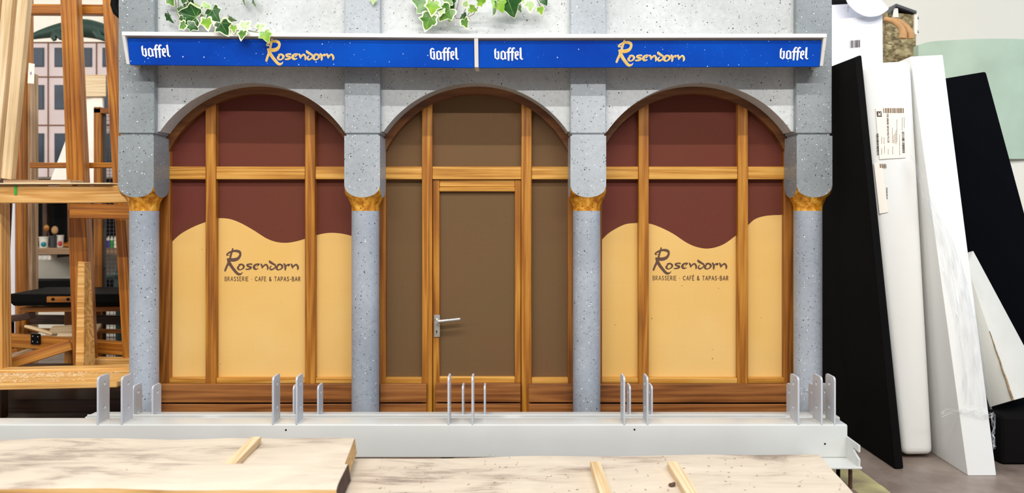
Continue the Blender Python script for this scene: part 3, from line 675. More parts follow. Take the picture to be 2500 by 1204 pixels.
stems(iv, [[(425, -25, .0), (428, 0, -.0), (431, 28, -.01), (438, 46, -.03), (450, 60, -.05)], [(435, -25, .0), (436, 10, .0), (436, 30, -.01), (458, 24, -.015)], [(455, -25, 0), (457, 5, -.01), (464, 22, -.02)], [(455, 3, -.01), (472, 18, -.02), (490, 38, -.035), (505, 50, -.06), (530, 70, -.08), (570, 76, -.095), (598, 73, -.105), (622, 78, -.115), (645, 80, -.125)], [(498, 15, -.02), (488, 22, -.02), (478, 35, -.025)], [(600, 62, -.1), (592, 76, -.12)], [(637, 66, -.105), (624, 76, -.115)]])
iv = thing('ivy_sprig', 'pair of ivy leaf tips hanging at the top edge, above the left gold script', 'ivy', W(608, -15, .02), 'ivy sprigs')
ivy_leaf(iv, 597, 0, .0, 30, 92, 'leaf_m', 0, 60); ivy_leaf(iv, 620, 2, .0, 32, 80, 'leaf_m', 0, 64); stems(iv, [[(600, -25, .02), (598, -10, .005)], [(612, -25, .02), (620, -8, .005)]])
iv = thing('ivy_sprig', 'single tiny ivy leaf tip at the top edge on the second stone pier', 'ivy', W(912, -15, -.002), 'ivy sprigs')
ivy_leaf(iv, 912, 1, -.012, 20, 100, 'leaf_p', 0, 20); stems(iv, [[(910, -25, -.003), (912, -4, -.01)]])
iv = thing('ivy_sprig', 'ivy sprig with looping bare stem hanging over the middle arch', 'ivy', W(1100, -15, .02), 'ivy sprigs')
for a in [(1032, 10, -.005, 58, 205, 'leaf_m', 5, 10, .2, .93), (1056, 17, -.03, 44, 95, 'leaf_l', 0, -10, .2, .82), (1046, 52, -.02, 50, 112, 'leaf_m', 5, 8, .25, .86), (1089, 32, -.02, 50, 135, 'leaf_m', 8, 0, .3, .9), (1101, 8, .0, 34, 70, 'leaf_d', 0, 20, .2, .95), (1094, -1, -.01, 34, 195, 'leaf_m', 10, 0),
          (1132, 40, -.02, 22, 300, 'leaf_d', 0, 50, .3, 1), (1136, 56, -.025, 30, 72, 'leaf_m', 0, 30, .3, .8), (1137, 9, -.03, 22, 300, 'leaf_p', 0, 30, .2, .7), (1154, 22, -.03, 24, 20, 'leaf_l', 10, 30, .2, .95), (1174, 4, -.03, 26, 350, 'leaf_l', 10, 20, .2, .95), (1099, 44, -.01, 22, 105, 'leaf_p', 0, 20), (1077, 29, -.025, 24, 110, 'leaf_p', 0, 20, .2, .7)]: ivy_leaf(iv, *a)
stems(iv, [[(1123, -25, .01), (1121, 0, -.0), (1115, 23, -.01), (1111, 41, -.015), (1114, 45, -.015), (1123, 46, -.02), (1141, 43, -.025), (1156, 35, -.03), (1166, 18, -.03), (1169, 10, -.03)], [(1140, 14, -.03), (1131, 35, -.022)], [(1148, 27, -.03), (1141, 40, -.025)], [(1115, 23, -.01), (1104, 28, -.015)], [(1060, -25, .01), (1058, 5, -.02), (1052, 38, -.02)], [(1100, -25, .01), (1100, 5, -.005)]], .0011, 'stem_brown')
iv = thing('ivy_sprig', 'ivy sprig with one broad dark leaf, above the right half of the middle arch', 'ivy', W(1260, -15, .02), 'ivy sprigs')
for a in [(1244, 10, -.02, 66, 68, 'leaf_d', 15, 0, .2, .97), (1219, 11, -.05, 40, 65, 'leaf_l', 0, 0, .2, 1), (1206, 21, -.04, 44, 183, 'leaf_m', 72, 0, .15, .9), (1294, 14, -.03, 34, 88, 'leaf_p', 0, 0, .2, .74), (1320, 25, -.01, 24, 78, 'leaf_l', 0, 20, .2, .85), (1328, 1, .0, 26, 60, 'leaf_d', 0, 0, .2, 1), (1270, 20, -.02, 24, 82, 'leaf_m', 0, 66), (1282, 1, -.02, 20, 40, 'leaf_l', 0, 0)]: ivy_leaf(iv, *a)
stems(iv, [[(1258, -25, .01), (1262, 0, -.01), (1269, 16, -.02)], [(1266, -25, .01), (1272, 2, -.01), (1286, 10, -.03)], [(1300, -25, .01), (1314, 5, -.0), (1320, 18, -.01)], [(1235, -25, .01), (1232, 0, -.02)]], .0011)

# ------------------------------------------------------------------ steel frame in front of the facade
YF = -.325
sf = thing('steel_frame', 'light grey welded steel beam frame with upright fixing plates, lying before the facade', 'steel frame', (0, -.285, 0))
mb = MB(); mb.box(-1.75, 1.025, YF, -.245, .076, .1775)
fb = mb.build('front_beam', M['steel'], sf, bevel=.006, seg=3, smooth=30)
mb = MB()
for px, py in ((698, 1050), (1549, 1049), (2014, 1084)):
    p = W(px, py, YF); MB().lathe([(.0028, 0), (.0028, .001)], (p.x, YF-.0008, p.z), 16, 0, 'Y').build('drilled_hole', M['hole'], fb)
mb = MB(); mb.box(-1.42, 1.09, -.115, -.045, .05, .1452); rb = mb.build('rear_beam', M['steel'], sf, bevel=.004, seg=2, smooth=30)
mb = MB(); mb.box(-1.412, .909, -.1145, -.109, .1445, .1525); mb.build('rear_lip', M['steel'], sf, bevel=.001)
for x in (-1.0, 0.0, .95):
    mb = MB(); mb.box(x-.03, x+.03, -.25, -.11, .076, .14); mb.build('cross_member', M['steel'], sf, bevel=.004)
def plate_mesh(w, h, holes, r=.012):
    c = [(0, 0), (w, 0)]+[(w-r+r*math.cos(a), h-r+r*math.sin(a)) for a in (0, .39, .785, 1.18, 1.57)]+[(r-r*math.cos(a), h-r+r*math.sin(a)) for a in (1.57, 1.18, .785, .39, 0)]
    hs = [[(u+.0062*math.cos(t*math.pi/10), v+.0062*math.sin(t*math.pi/10)) for t in range(20)] for u, v in holes]
    return MB().poly([c]+hs, .006, YZ(0), 0, .0008)
pm = plate_mesh(.066, .1455, [(.037, .119), (.037, .0465)]); rm = plate_mesh(.060, .102, [(.033, .076), (.033, .0085)])
def plates(src, xs, y, z):
    first = None
    for x in xs:
        if first is None:
            first = src.build('fixing_plate', M['plate_steel'], None); o = first; o.parent = sf
        else: o = first.copy(); COL.objects.link(o); o.parent = sf
        o.location = Vector((x, y, z))-sf.location
plates(pm, (-1.265, -1.192, -.730, -.658, -.194, -.121, .343, .414, .875, .946, .986), YF+.0008, .1765)
plates(rm, (-1.262, -1.197, -.727, -.646, -.164, -.091, .393, .466, .937, 1.012, 1.057), -.1155+.0055, .1445)
for x in (-1.265, -1.192, -.730, -.658, -.194, -.121, .343, .414, .875, .946, .986):
    mb = MB(); mb.tube([(x+.0035, YF+.004, .178), (x+.0035, YF+.06, .178)], .0028, 6); mb.tube([(x-.0035, YF+.004, .178), (x-.0035, YF+.06, .178)], .0028, 6); mb.build('weld_seam', M['steel'], sf, smooth=60)
# hooked foot at the right end
hk = [(-.325, .07), (-.41, .07), (-.41, .099), (-.397, .1035), (-.378, .112), (-.373, .118), (-.378, .124), (-.388, .1225), (-.398, .1195), (-.41, .1195), (-.41, .140), (-.325, .142), (-.30, .142), (-.30, .07)]
mb = MB(); mb.poly([hk], .006, YZ(1.0225), 0, .0008); mb.build('hook_plate', M['steel'], sf)
mb = MB(); mb.box(.90, 1.030, -.412, -.25, .070, .0762); mb.build('foot_plate', M['steel'], sf, bevel=.001)
for x, y in ((.985, -.35), (1.012, -.372)):
    mb = MB(); mb.lathe([(.0058, 0), (.0058, .072)], (x, y, 0), 14); mb.build('foot_pin', M['dark_wood'] if x > 1 else M['black'], sf, smooth=40)['label'] = 'dark rusty pin foot'
for x, y in ((-1.3, -.285), (-.2, -.285), (-1.2, -.08), (0, -.08), (.95, -.08)):
    mb = MB(); mb.lathe([(.02, 0), (.02, .08)], (x, y, 0), 16); mb.build('support_foot', M['black'], sf, smooth=40)

# ------------------------------------------------------------------ rough sawn slabs in the foreground
def slab(name, label, outline, z0, z1, wav, seed, group='rough sawn slabs'):
    """outline: far-left, far-right, near-right, near-left (x, y); waney long edges"""
    rnd = random.Random(seed); (ax, ay), (bx, by), (cx, cy), (dx, dy) = outline
    n = 40; far = []; near = []
    ph = [rnd.uniform(0, 6) for _ in range(6)]
    wv = lambda t, k: wav*(math.sin(t*9+ph[k])+.6*math.sin(t*23+ph[k+1])+.3*math.sin(t*61+ph[k+2]))
    top = []; cxx = lambda t: (ax+(bx-ax)*t, ay+(by-ay)*t+wv(t, 0)); nxx = lambda t: (dx+(cx-dx)*t, dy+(cy-dy)*t+wv(t, 3))
    mb = MB(); rows = []
    m = 10
    for i in range(n+1):
        t = i/n; f = Vector(cxx(t)); g = Vector(nxx(t)); r = []
        for j in range(m+1):
            q = f+(g-f)*(j/m); zz = z1+.0015*math.sin(q.x*14+ph[0])+.001*math.sin(q.y*30+ph[1])-(.004 if j in (0, m) else 0)
            r.append((q.x, q.y, zz))
        r2 = [(p[0]+(.003 if i == n else 0), p[1]+(.012 if j == 0 else (-.010 if j == m else 0)), z0) for j, p in enumerate(r)]
        rows.append(r+list(reversed(r2)))
    k = len(rows[0]); vs = [p for r in rows for p in r]
    for i in range(n):
        for j in range(k):
            j2 = (j+1) % k; mb.f.append((i*k+j, i*k+j2, (i+1)*k+j2, (i+1)*k+j)); mb.m.append(0 if j < m else 1)
    mb.v = vs
    mb.f.append(tuple(range(k))); mb.m.append(1); mb.f.append(tuple(n*k+j for j in reversed(range(k)))); mb.m.append(2)
    x0 = (ax+bx)/2; y0 = (ay+dy)/2
    return mb
def pt(px, py, z): v = floor_pt(px, py, z); return (v.x, v.y)
ZL, ZB, ZA = .14, .21, .275
far_l = pt(-80, 1128, ZL); low = slab('', '', [(-1.6, pt(0, 1128, ZL)[1]), pt(1995, 1106, ZL), pt(2160, 1290, ZL), (-1.3, pt(0, 1290, ZL)[1])], .092, ZL, .004, 1)
tag(low.build('timber_slab', [M['slab'], M['slab_edge'], M['slab_edge']], loc=(0, -.65, .092), smooth=40), 'widest rough sawn slab, lowest in the pile, with two stickers on it', 'slab', 'rough sawn slabs')
bb_ = slab('', '', [pt(4, 1070, ZB), pt(866, 1067, ZB), pt(812, 1215, ZB), pt(-40, 1215, ZB)], .161, ZB, .005, 2)
tag(bb_.build('timber_slab', [M['slab'], M['slab_edge'], M['slab_edge']], loc=(-.9, -.7, .161), smooth=40), 'middle slab of the pile, behind the front one, with light sawn end', 'slab', 'rough sawn slabs')
aa_ = slab('', '', [pt(-140, 1122, ZA), pt(851, 1129, ZA), pt(821, 1193, ZA), pt(-150, 1189, ZA)], .2305, ZA, .002, 3)
tag(aa_.build('timber_slab', [M['slab'], M['slab_edge'], M['bark']], loc=(-.9, -1.0, .2305), smooth=40), 'topmost slab nearest the camera, with dark bark at its right end', 'slab', 'rough sawn slabs')
def sticker(label, p0, p1, z0, z1, w):
    a = Vector((*p0, (z0+z1)/2)); b = Vector((*p1, (z0+z1)/2))
    tag(timber('sticker_lath', a, b, w, z1-z0, M['pale'], None, (0, 0, 1), .001), label, 'lath', 'stickers between the slabs')
sticker('pale lath lying across the wide slab, left of two', (.222, -.622), (.222, -1.0), ZL+.002, ZL+.021, .027)
sticker('pale lath lying across the wide slab, right of two', (.428, -.622), (.428, -1.0), ZL+.002, ZL+.021, .027)
sticker('pale lath on the middle slab, running under the topmost slab', (-.680, -.63), (-.662, -1.10), ZB+.002, ZB+.0195, .026)
for x in (-1.1, .6):
    mb = MB(); mb.box(x-.04, x+.04, -1.1, -.5, 0, .0905); tag(mb.build('floor_bearer', M['dark_wood'], loc=(x, -.8, 0), bevel=.003), 'dark bearer on the floor under the wide slab', 'bearer', 'floor bearers')
for x in (-1.35, -.5):
    mb = MB(); mb.box(x-.012, x+.012, -1.02, -.62, ZL+.002, .1605); tag(mb.build('sticker_lath', M['pale'], loc=(x, -.8, ZL), bevel=.001), 'pale lath hidden between the wide and the middle slab', 'lath', 'hidden stickers')
ch = MB(); rc = random.Random(5)
for _ in range(260):
    d = rc.random(); x, y = rc.uniform(-.36, .84), rc.uniform(-1.0, -.50); z = ZL+.0018; s = rc.uniform(.0008, .0024); a = rc.uniform(0, 3.14)
    u = Vector((math.cos(a), math.sin(a), 0))*s*1.6; v = Vector((-math.sin(a), math.cos(a), 0))*s*.4
    ch.hexa([Vector((x, y, z))+p for p in (-u-v, u-v, u+v, -u+v)]+[Vector((x, y, z+s*.35))+p for p in (-u-v, u-v, u+v, -u+v)])
tag(ch.build('wood_shavings', M['grey_wood'], loc=(.2, -.7, ZL)), 'fine wood shavings scattered on the wide slab', 'shavings', kind='stuff')
p = floor_pt(1640, 1184, ZL+.006); mb = MB(); mb.sphere(p, (.009, .006, .005), 8); mb.sphere(p+Vector((.006, .003, .001)), (.005, .006, .005), 8)
tag(mb.build('wood_crumb', M['bark'], loc=p, smooth=60), 'small brown crumb of bark on the wide slab between the laths', 'bark crumb')

# ------------------------------------------------------------------ right: foam sheets leaning by the facade
def foam(name, label, pts, mat, bevel=.006, group='foam sheets leaning by the facade', seg=2, cuts=0):
    mb = MB(); mb.hexa([Vector(p) for p in pts]); c = sum((Vector(p) for p in pts[:4]), Vector())/4
    return tag(mb.build(name, mat, loc=c, bevel=bevel, seg=seg, smooth=40), label, 'foam sheet', group)
# corners: bottom near-left, near-right, far-right, far-left, then the same on top
foam('foam_sheet', 'tall thin black foam sheet leaning right beside the facade', [(1.228, -.205, 0), (1.260, -.200, 0), (1.262, .62, 0), (1.225, .62, 0), (1.134, -.125, 1.338), (1.168, -.100, 1.353), (1.168, .62, 1.36), (1.134, .62, 1.36)], M['black_foam'], .008)
foam('foam_sheet', 'white wrapped foam sheet with two paper labels, next to the thin black sheet', [(1.306, -.105, .012), (1.412, -.100, .012), (1.425, .50, .012), (1.32, .50, .012), (1.185, -.045, 1.335), (1.366, -.045, 1.344), (1.376, .55, 1.36), (1.19, .55, 1.34)], M['white_foam'], .028, seg=4)
foam('foam_sheet', 'thick white foam sheet with a square foot, right of the labelled one', [(1.428, -.262, 0), (1.518, -.262, 0), (1.56, .40, 0), (1.46, .40, 0), (1.372, -.02, 1.362), (1.484, -.02, 1.368), (1.50, .5, 1.37), (1.39, .5, 1.36)], M['white_foam'], .004)
foam('foam_sheet', 'broad blue-black foam sheet behind the thick white one', [(1.72, .24, 0), (2.08, .12, 0), (2.12, .21, 0), (1.78, .33, 0), (1.56, .32, 1.325), (1.748, .17, 1.345), (1.784, .26, 1.345), (1.60, .41, 1.325)], M['navy_foam'], .008)
DQ = [W(2416, 995, -.06), W(2473, 978, -.14), W(2560, 955, -.05), W(2500, 965, .05), W(2300, 640, .08), W(2362, 650, .02), W(2376, 612, .10), W(2345, 622, .17)]
ds = foam('foam_sheet', 'dirty off-white foam slab tipped against the blue-black sheet at right edge', DQ, M['dirty_foam'], .003)
mb = MB(); mb.tube(crom([DQ[1]+(DQ[5]-DQ[1])*t+Vector((.0008*math.sin(t*50), -.0004, .0008*math.cos(t*37))) for t in [i/14 for i in range(8)]], 4), [.0042-.0001*i for i in range(29)], 6); mb.build('soiled_edge', M['bark_tan'], ds, smooth=60)['label'] = 'brown soiled edge'
mb = MB(); q = floor_pt(2425, 1090); mb.box(1.60, 2.1, -.16, .10, 0, .158); tag(mb.build('shadow_block', M['black_foam'], loc=(1.85, 0, 0), bevel=.008), 'low black foam block added for the floor shadow under the dirty off-white slab', 'foam block')  # added block: dark solid for the floor shadow, also props the slab

# ------------------------------------------------------------------ carton, tower, green board
ct = thing('white_carton', 'opened white carton with a barcode, standing behind the thin black sheet', 'carton', W(2095, 300, .30))
y0 = .68
a, b, c_, d = W(1990, 52, y0), W(2155, 36, y0), W(2164, 700, y0), W(1990, 700, y0); c_.z = d.z = 0
mb = MB(); mb.hexa([d, c_, c_+Vector((0, .24, 0)), d+Vector((0, .24, 0)), a, b, b+Vector((0, .24, 0)), a+Vector((0, .24, 0))]); mb.build('carton_body', M['carton'], ct, bevel=.002)
mb = MB(); p0, p1, p2, p3 = W(1990, 56, y0+.05), W(2120, 44, y0+.05), W(2110, 8, y0+.06), W(1990, 14, y0+.06); th = Vector((0, .004, 0)); mb.hexa([p0, p1, p1+th, p0+th, p3, p2, p2+th, p3+th]); mb.build('inner_flap', M['carton'], ct)
mb = MB(); p0, p1, p2, p3 = W(1990, 20, y0+.08), W(2110, 12, y0+.08), W(2110, -40, y0+.08), W(1990, -40, y0+.08); mb.hexa([p0, p1, p1+th, p0+th, p3, p2, p2+th, p3+th]); mb.build('black_lining', M['black'], ct)
lp = []
for px, py in crom2([(2060, -40), (2066, 0), (2080, 21), (2100, 35), (2120, 41), (2142, 39), (2157, 32), (2169, 21), (2160, 10), (2148, -6), (2140, -40)]):
    p = W(px, py, y0-.03); lp.append((p.x, p.z))
MB().poly([lp], .004, XZ(y0-.03)).build('round_flap', M['carton'], ct)
bc = MB(); x = 2075.5; rb_ = random.Random(3)
while x < 2099:
    w = rb_.choice([.9, 1.4, 2.4]); bc.add([W(x, 98+(2090-x)*.08, y0-.0012), W(x+w, 98+(2090-x)*.08, y0-.0012), W(x+w, 116+(2090-x)*.08, y0-.0012), W(x, 116+(2090-x)*.08, y0-.0012)], [(0, 1, 2, 3)]); x += w+rb_.choice([.8, 1.2, 1.9])
bc.build('barcode', M['ink'], ct)
mk = MB(); mk.lathe([(.0035, 0), (.0035, .0004)], W(2071, 18, y0+.055-.0015), 20, 0, 'Y'); mk.lathe([(.0026, -.0003), (.0026, 0)], W(2071, 18, y0+.055-.0015), 20, 1, 'Y'); p = W(2070, 26, y0+.0555); mk.box(p.x-.0006, p.x+.0006, p.y-.002, p.y-.0015, p.z-.006, p.z+.004); mk.build('printed_mark', [M['ink'], M['carton']], ct)

YT_ = 1.5; tw = thing('tower_model', 'small stone tower model with slanted roof and curved tan timbers, behind the foam', 'tower model', W(2198, 400, YT_))
a, b = W(2150, 140, YT_), W(2238, 140, YT_); zt0, zt1 = W(2150, 38, YT_).z, W(2234, 52, YT_).z
mb = MB(); mb.hexa([(a.x, YT_, 0), (b.x, YT_, 0), (b.x, YT_+.25, 0), (a.x, YT_+.25, 0), (a.x+.03, YT_, W(0, 30, YT_).z), (b.x-.004, YT_, W(0, 36, YT_).z), (b.x-.004, YT_+.25, W(0, 36, YT_).z), (a.x+.03, YT_+.25, W(0, 30, YT_).z)]); mb.build('tower_wall', M['masonry'], tw)
r0, r1, r2 = W(2172, 36, YT_-.02), W(2188, 15, YT_-.02), W(2238, 33, YT_-.02); dy = Vector((0, .3, 0)); up = Vector((0, 0, .014))
mb = MB(); mb.hexa([r1, r2, r2+dy, r1+dy, r1+up, r2+up, r2+dy+up, r1+dy+up]); mb.hexa([r0, r1, r1+dy, r0+dy, r0+up, r1+up, r1+dy+up, r0+dy+up]); mb.build('tower_roof', M['grey_plastic'], tw)
mb = MB(); p = W(2185, 34, YT_-.012); mb.hexa([W(2179, 42, YT_-.01), W(2194, 42, YT_-.01), W(2194, 42, YT_), W(2179, 42, YT_), W(2182, 20, YT_-.01), W(2192, 20, YT_-.01), W(2192, 20, YT_), W(2182, 20, YT_)]); mb.build('pale_pilaster', M['paper'], tw)
mb = MB(); mb.box(W(2230, 0, YT_).x, W(2238, 0, YT_).x, YT_-.01, YT_+.02, W(0, 85, YT_).z, W(0, 35, YT_).z); mb.build('pale_pilaster', M['paper'], tw)
for py in (42, 76):
    mb = MB(); p = W(2238, py, YT_); mb.hexa([p+Vector((-.006, 0, -.012)), p+Vector((.012, 0, -.010)), p+Vector((.012, .03, -.010)), p+Vector((-.006, .03, -.012)), p+Vector((-.008, 0, .012)), p+Vector((.008, 0, .004)), p+Vector((.008, .03, .004)), p+Vector((-.008, .03, .012))]); mb.build('gutter_bracket', M['black'], tw)
for off in (0, 14):
    pts = [W(2158+off, 46+off*.15, 1.22), W(2180+off, 52, 1.2), W(2198+off, 66, 1.19), W(2205+off*1.3, 82, 1.18), W(2204+off*1.5, 94, 1.18)]
    mb = MB(); cr = crom(pts, 5); mb.tube(cr, [.012+.008*i/len(cr) for i in range(len(cr))], 8); mb.build('curved_timber', M['bristle'], tw, smooth=50)
gp = thing('green_board', 'mottled pale green curved board standing against the cream wall at right', 'board', W(2400, 300, 1.35))
zg = W(0, 388, 1.3).z; mb = MB(); n = 20; x0 = W(2257, 0, 1.3).x; x1 = W(2620, 0, 1.3).x
v = []
for i in range(n+1):
    t = i/n; x = x0+(x1-x0)*t; yy = 1.36-.06*math.sin(math.pi*t); zt = W(0, 97, 1.3).z+.006*math.sin(math.pi*t)-(.014 if t == 0 else .003 if i == 1 else 0)
    v += [(x, yy, zg), (x, yy, zt), (x, yy+.05, zt), (x, yy+.05, zg)]
mb.add(v, [(4*i+j, 4*i+4+j, 4*i+4+(j+1) % 4, 4*i+(j+1) % 4) for i in range(n) for j in range(4)], 0); mb.add(v[:4], [(0, 1, 2, 3)]); mb.add(v[-4:], [(0, 1, 2, 3)])
for i in range(n):
    mb.m[i*4+1] = 1
mb.build('curved_face', [M['green_panel'], M['bristle']], gp, smooth=40)
mb = MB(); mb.box(x0+.01, x1, 1.33, 1.40, 0, zg-.001); mb.build('base_panel', M['cream'], gp)


# paper labels on the wrapped sheet (they follow its near face)
def on_face(u, v, lift=.002):   # u across 0..1, v up 0..1 on the near face of the labelled sheet
    a, b, c, d = Vector((1.306, -.105, .012)), Vector((1.412, -.100, .012)), Vector((1.366, -.045, 1.344)), Vector((1.185, -.045, 1.335))
    lo = a+(b-a)*u; hi = d+(c-d)*u; return lo+(hi-lo)*v+Vector((0, -lift, 0))
def face_px(px, py, lift=.002):
    a, b, c, d = (1.306, -.105, .012), (1.412, -.100, .012), (1.366, -.045, 1.344), (1.185, -.045, 1.335)
    y = -.07
    for _ in range(6):
        p = W(px, py, y); y = -.105+.06*(p.z-.012)/1.33-lift
    return W(px, py, y)
def label_sheet(name, label, quad, seed):
    q = [face_px(*p, .0015) for p in quad]; th = Vector((0, -.0012, 0)); mb = MB(); mb.hexa([q[3], q[2], q[2]+th, q[3]+th, q[0], q[1], q[1]+th, q[0]+th])
    return tag(mb.build(name, M['paper'], loc=q[0]), label, 'label', 'shipping labels on the foam')
def bars(parent, x0, x1, y0, y1, vert, seed, mat='ink', name='barcode', shear=.03):
    r = random.Random(seed); mb = MB(); t = x0 if vert else y0; end = x1 if vert else y1
    while t < end:
        w = r.choice([.8, 1.3, 2.0, 2.6])
        q = [(t, y0), (t+w, y0), (t+w, y1), (t, y1)] if vert else [(x0, t), (x1, t), (x1, t+w), (x0, t+w)]
        mb.add([face_px(a+(b-264)*shear, b-(a-2137)*.0, .0032) for a, b in q], [(0, 1, 2, 3)]); t += w+r.choice([.7, 1.1, 1.8])
    return mb.build(name, M[mat], parent)
L1 = label_sheet('shipping_label', 'large cream shipping label with barcodes, upper of two on the white foam', [(2137, 265), (2211, 263), (2211, 385), (2147, 389)], 1)
bars(L1, 2156, 2207, 264, 276, True, 4, 'brown_ink'); bars(L1, 2200, 2206, 322, 372, False, 5); bars(L1, 2138, 2143, 326, 376, False, 6)
mb = MB(); mb.add([face_px(a, b, .0032) for a, b in ((2140, 272), (2152, 272), (2153, 285), (2141, 285))], [(0, 1, 2, 3)])
for q in (((2143, 282), (2151, 282), (2151, 280), (2143, 280)), ((2147, 281), (2149, 280), (2145, 274.5), (2143, 275)), ((2147, 281), (2148.5, 280), (2151, 274.5), (2149, 274.5))): mb.add([face_px(a, b, .0036) for a, b in q], [(0, 1, 2, 3)], 1)
mb.build('square_logo', [M['ink'], M['paper']], L1)
st, wdt = caps('GESTALTERATELIER WERNER BLU', .14); mb = MB()
for q in st:   # reads upwards
    for (xa, ya, w), (xb, yb, _) in zip(q, q[1:]):
        f = lambda u, v: Vector((2164.5+v*4.0+(348-u*70/wdt-264)*.03, 348-u*70/wdt)); p, r_ = f(xa, ya), f(xb, yb); d = (r_-p); d = d.normalized() if d.length else Vector((1, 0)); nn = Vector((-d.y, d.x))*.42
        mb.add([face_px(*e, .0033) for e in (p+nn, r_+nn, r_-nn, p-nn)], [(0, 1, 2, 3)])
mb.build('address_line', M['brown_ink'], L1, weld=False)
rl = random.Random(8); mb = MB()
for x, ya, yb in ((2152, 334, 350), (2152, 362, 375), (2158, 335, 349), (2159, 356, 374), (2168, 364, 374), (2178, 312, 347), (2179, 358, 373), (2181, 330, 348), (2184, 325, 348), (2187, 318, 348), (2189, 292, 348), (2196, 329, 349), (2196, 352, 374), (2202, 287, 318), (2207, 286, 312)):
    y = ya
    while y < yb:
        l = rl.uniform(2, 5); mb.add([face_px(a, b, .0032) for a, b in ((x, y), (x+1.0, y), (x+1.0, y+l), (x, y+l))], [(0, 1, 2, 3)]); y += l+.9
mb.build('fine_print', M['brown_ink'], L1)
L2 = label_sheet('shipping_label', 'narrow folded cream label, lower of two on the white foam', [(2133, 398), (2152, 396), (2168, 518), (2147, 522)], 2)
bars(L2, 2134, 2151, 400, 410, True, 9, 'brown_ink', shear=.1); bars(L2, 2158, 2160.5, 458, 486, False, 11)

# clear film: loose sheet from the labelled sheet over to the thick white one, and the gathered band near its foot
mb = MB(); rows = []; rw = random.Random(12)
A_ = [(2222, 380), (2240, 440), (2258, 505), (2285, 585), (2305, 680), (2330, 790), (2345, 900), (2352, 985)]; B_ = [(2226, 378), (2256, 436), (2290, 505), (2330, 590), (2362, 690), (2392, 800), (2410, 900), (2422, 1000)]
def near3(py): return -.262+.242*max(0, (1162-py))/1029
for (xa, ya), (xb, yb) in zip(crom2(A_), crom2(B_)):
    rows.append([W(xa+(xb-xa)*j/14, ya+(yb-ya)*j/14, near3(ya)-.018+.006*math.sin(j*1.9+ya*.01)+rw.uniform(-.002, .002)) for j in range(15)])
n = len(rows); mb.add([p for r in rows for p in r], [(i*15+j, i*15+j+1, (i+1)*15+j+1, (i+1)*15+j) for i in range(n-1) for j in range(14)])
fw = thing('plastic_wrap', 'loose clear plastic film hanging around the thick white foam sheet', 'plastic wrap', W(2380, 1010, -.25))
mb.build('loose_film', M['film'], fw, smooth=80)
mb = MB()
for k in range(5):
    ch = [W(2298+12*i+rw.uniform(-3, 3), 1003-.9*i+k*3+rw.uniform(-4, 4), near3(1003)-.010-rw.uniform(0, .006)) for i in range(6)]
    ch += [W(2372+9*i, 999+2*i+k*3+rw.uniform(-5, 5), near3(1000)-.012-rw.uniform(0, .006)) for i in range(6)]
    ch += [W(2424+rw.uniform(-4, 8), 1012+12*i+rw.uniform(-5, 5), near3(1000)-.008-rw.uniform(0, .01)) for i in range(8)]
    mb.tube(crom(ch, 4), .0012+.0008*rw.random(), 5)
mb.build('gathered_edge', M['film'], fw, smooth=80)

# ------------------------------------------------------------------ left: timber rack, frames and workshop
RA = thing('timber_rack', 'golden pine rack at far left with shelf beam and sawdust ledge', 'rack', (-1.6, .45, 0))
timber('shelf_beam', W(-60, 476, .30), W(330, 475, .30), 42*K(.26), .08, M['pine'], RA)
timber('shelf_board', W(-60, 450.5, .32), W(296, 450, .32), .0055, .16, M['pale'], RA)
mb = MB(); p = W(163, 452.5, .27); mb.box(p.x-.024, p.x+.024, .262, .30, p.z-.010, p.z+.0065); mb.build('packing_block', M['pine'], RA, bevel=.001)
timber('short_beam', W(181, 515.5, .30), W(335, 517.5, .30), 36*K(.265), .07, M['red'], RA)
timber('post', W(-4, 497, .36), W(2, 915, .36), 34*K(.33), .06, M['pine'], RA)
timber('bottom_rail', W(-60, 912, .33), W(335, 903, .33), 21*K(.30), .07, M['pine'], RA, bevel=.004)
timber('ledge_board', W(-60, 930, .20), W(325, 922, .20), .24, .022, M['pine'], RA, up=(0, 0, 1))
for px in (-4, 330): timber('foot_post', W(px, 905, .42), Vector((W(px, 905, .42).x, .42, 0)), .05, .05, M['dark_wood'], RA)
mb = MB(); p = W(38, 465, .258); mb.box(p.x-.0048, p.x+.0048, .2575, .2600, p.z-.017, p.z+.019); mb.build('green_tape_mark', M['greenp'], RA)['label'] = 'short green tape mark'
sd = MB(); rs = random.Random(21)
for _ in range(900):
    t = rs.random(); x = -2.06+(t)*.70; y = rs.uniform(.20, .27) if rs.random() < .75 else rs.uniform(.1, .2)
    z = W(0, 930-8*(x+2.0)/.9, .20).z+.0115; q = rs.uniform(.001, .0035); a = rs.uniform(0, 3.14); u = Vector((math.cos(a), math.sin(a), 0))*q*1.5; v = Vector((-math.sin(a), math.cos(a), 0))*q*.6; c = Vector((x, y, z))
    sd.hexa([c-u-v, c+u-v, c+u+v, c-u+v, c-u-v+Vector((0, 0, q)), c+u-v+Vector((0, 0, q)), c+u+v+Vector((0, 0, q)), c-u+v+Vector((0, 0, q))])
tag(sd.build('sawdust', M['pale'], loc=(-1.6, .2, W(0, 925, .2).z)), 'ridge of pale sawdust lying along the rack ledge', 'sawdust', kind='stuff')

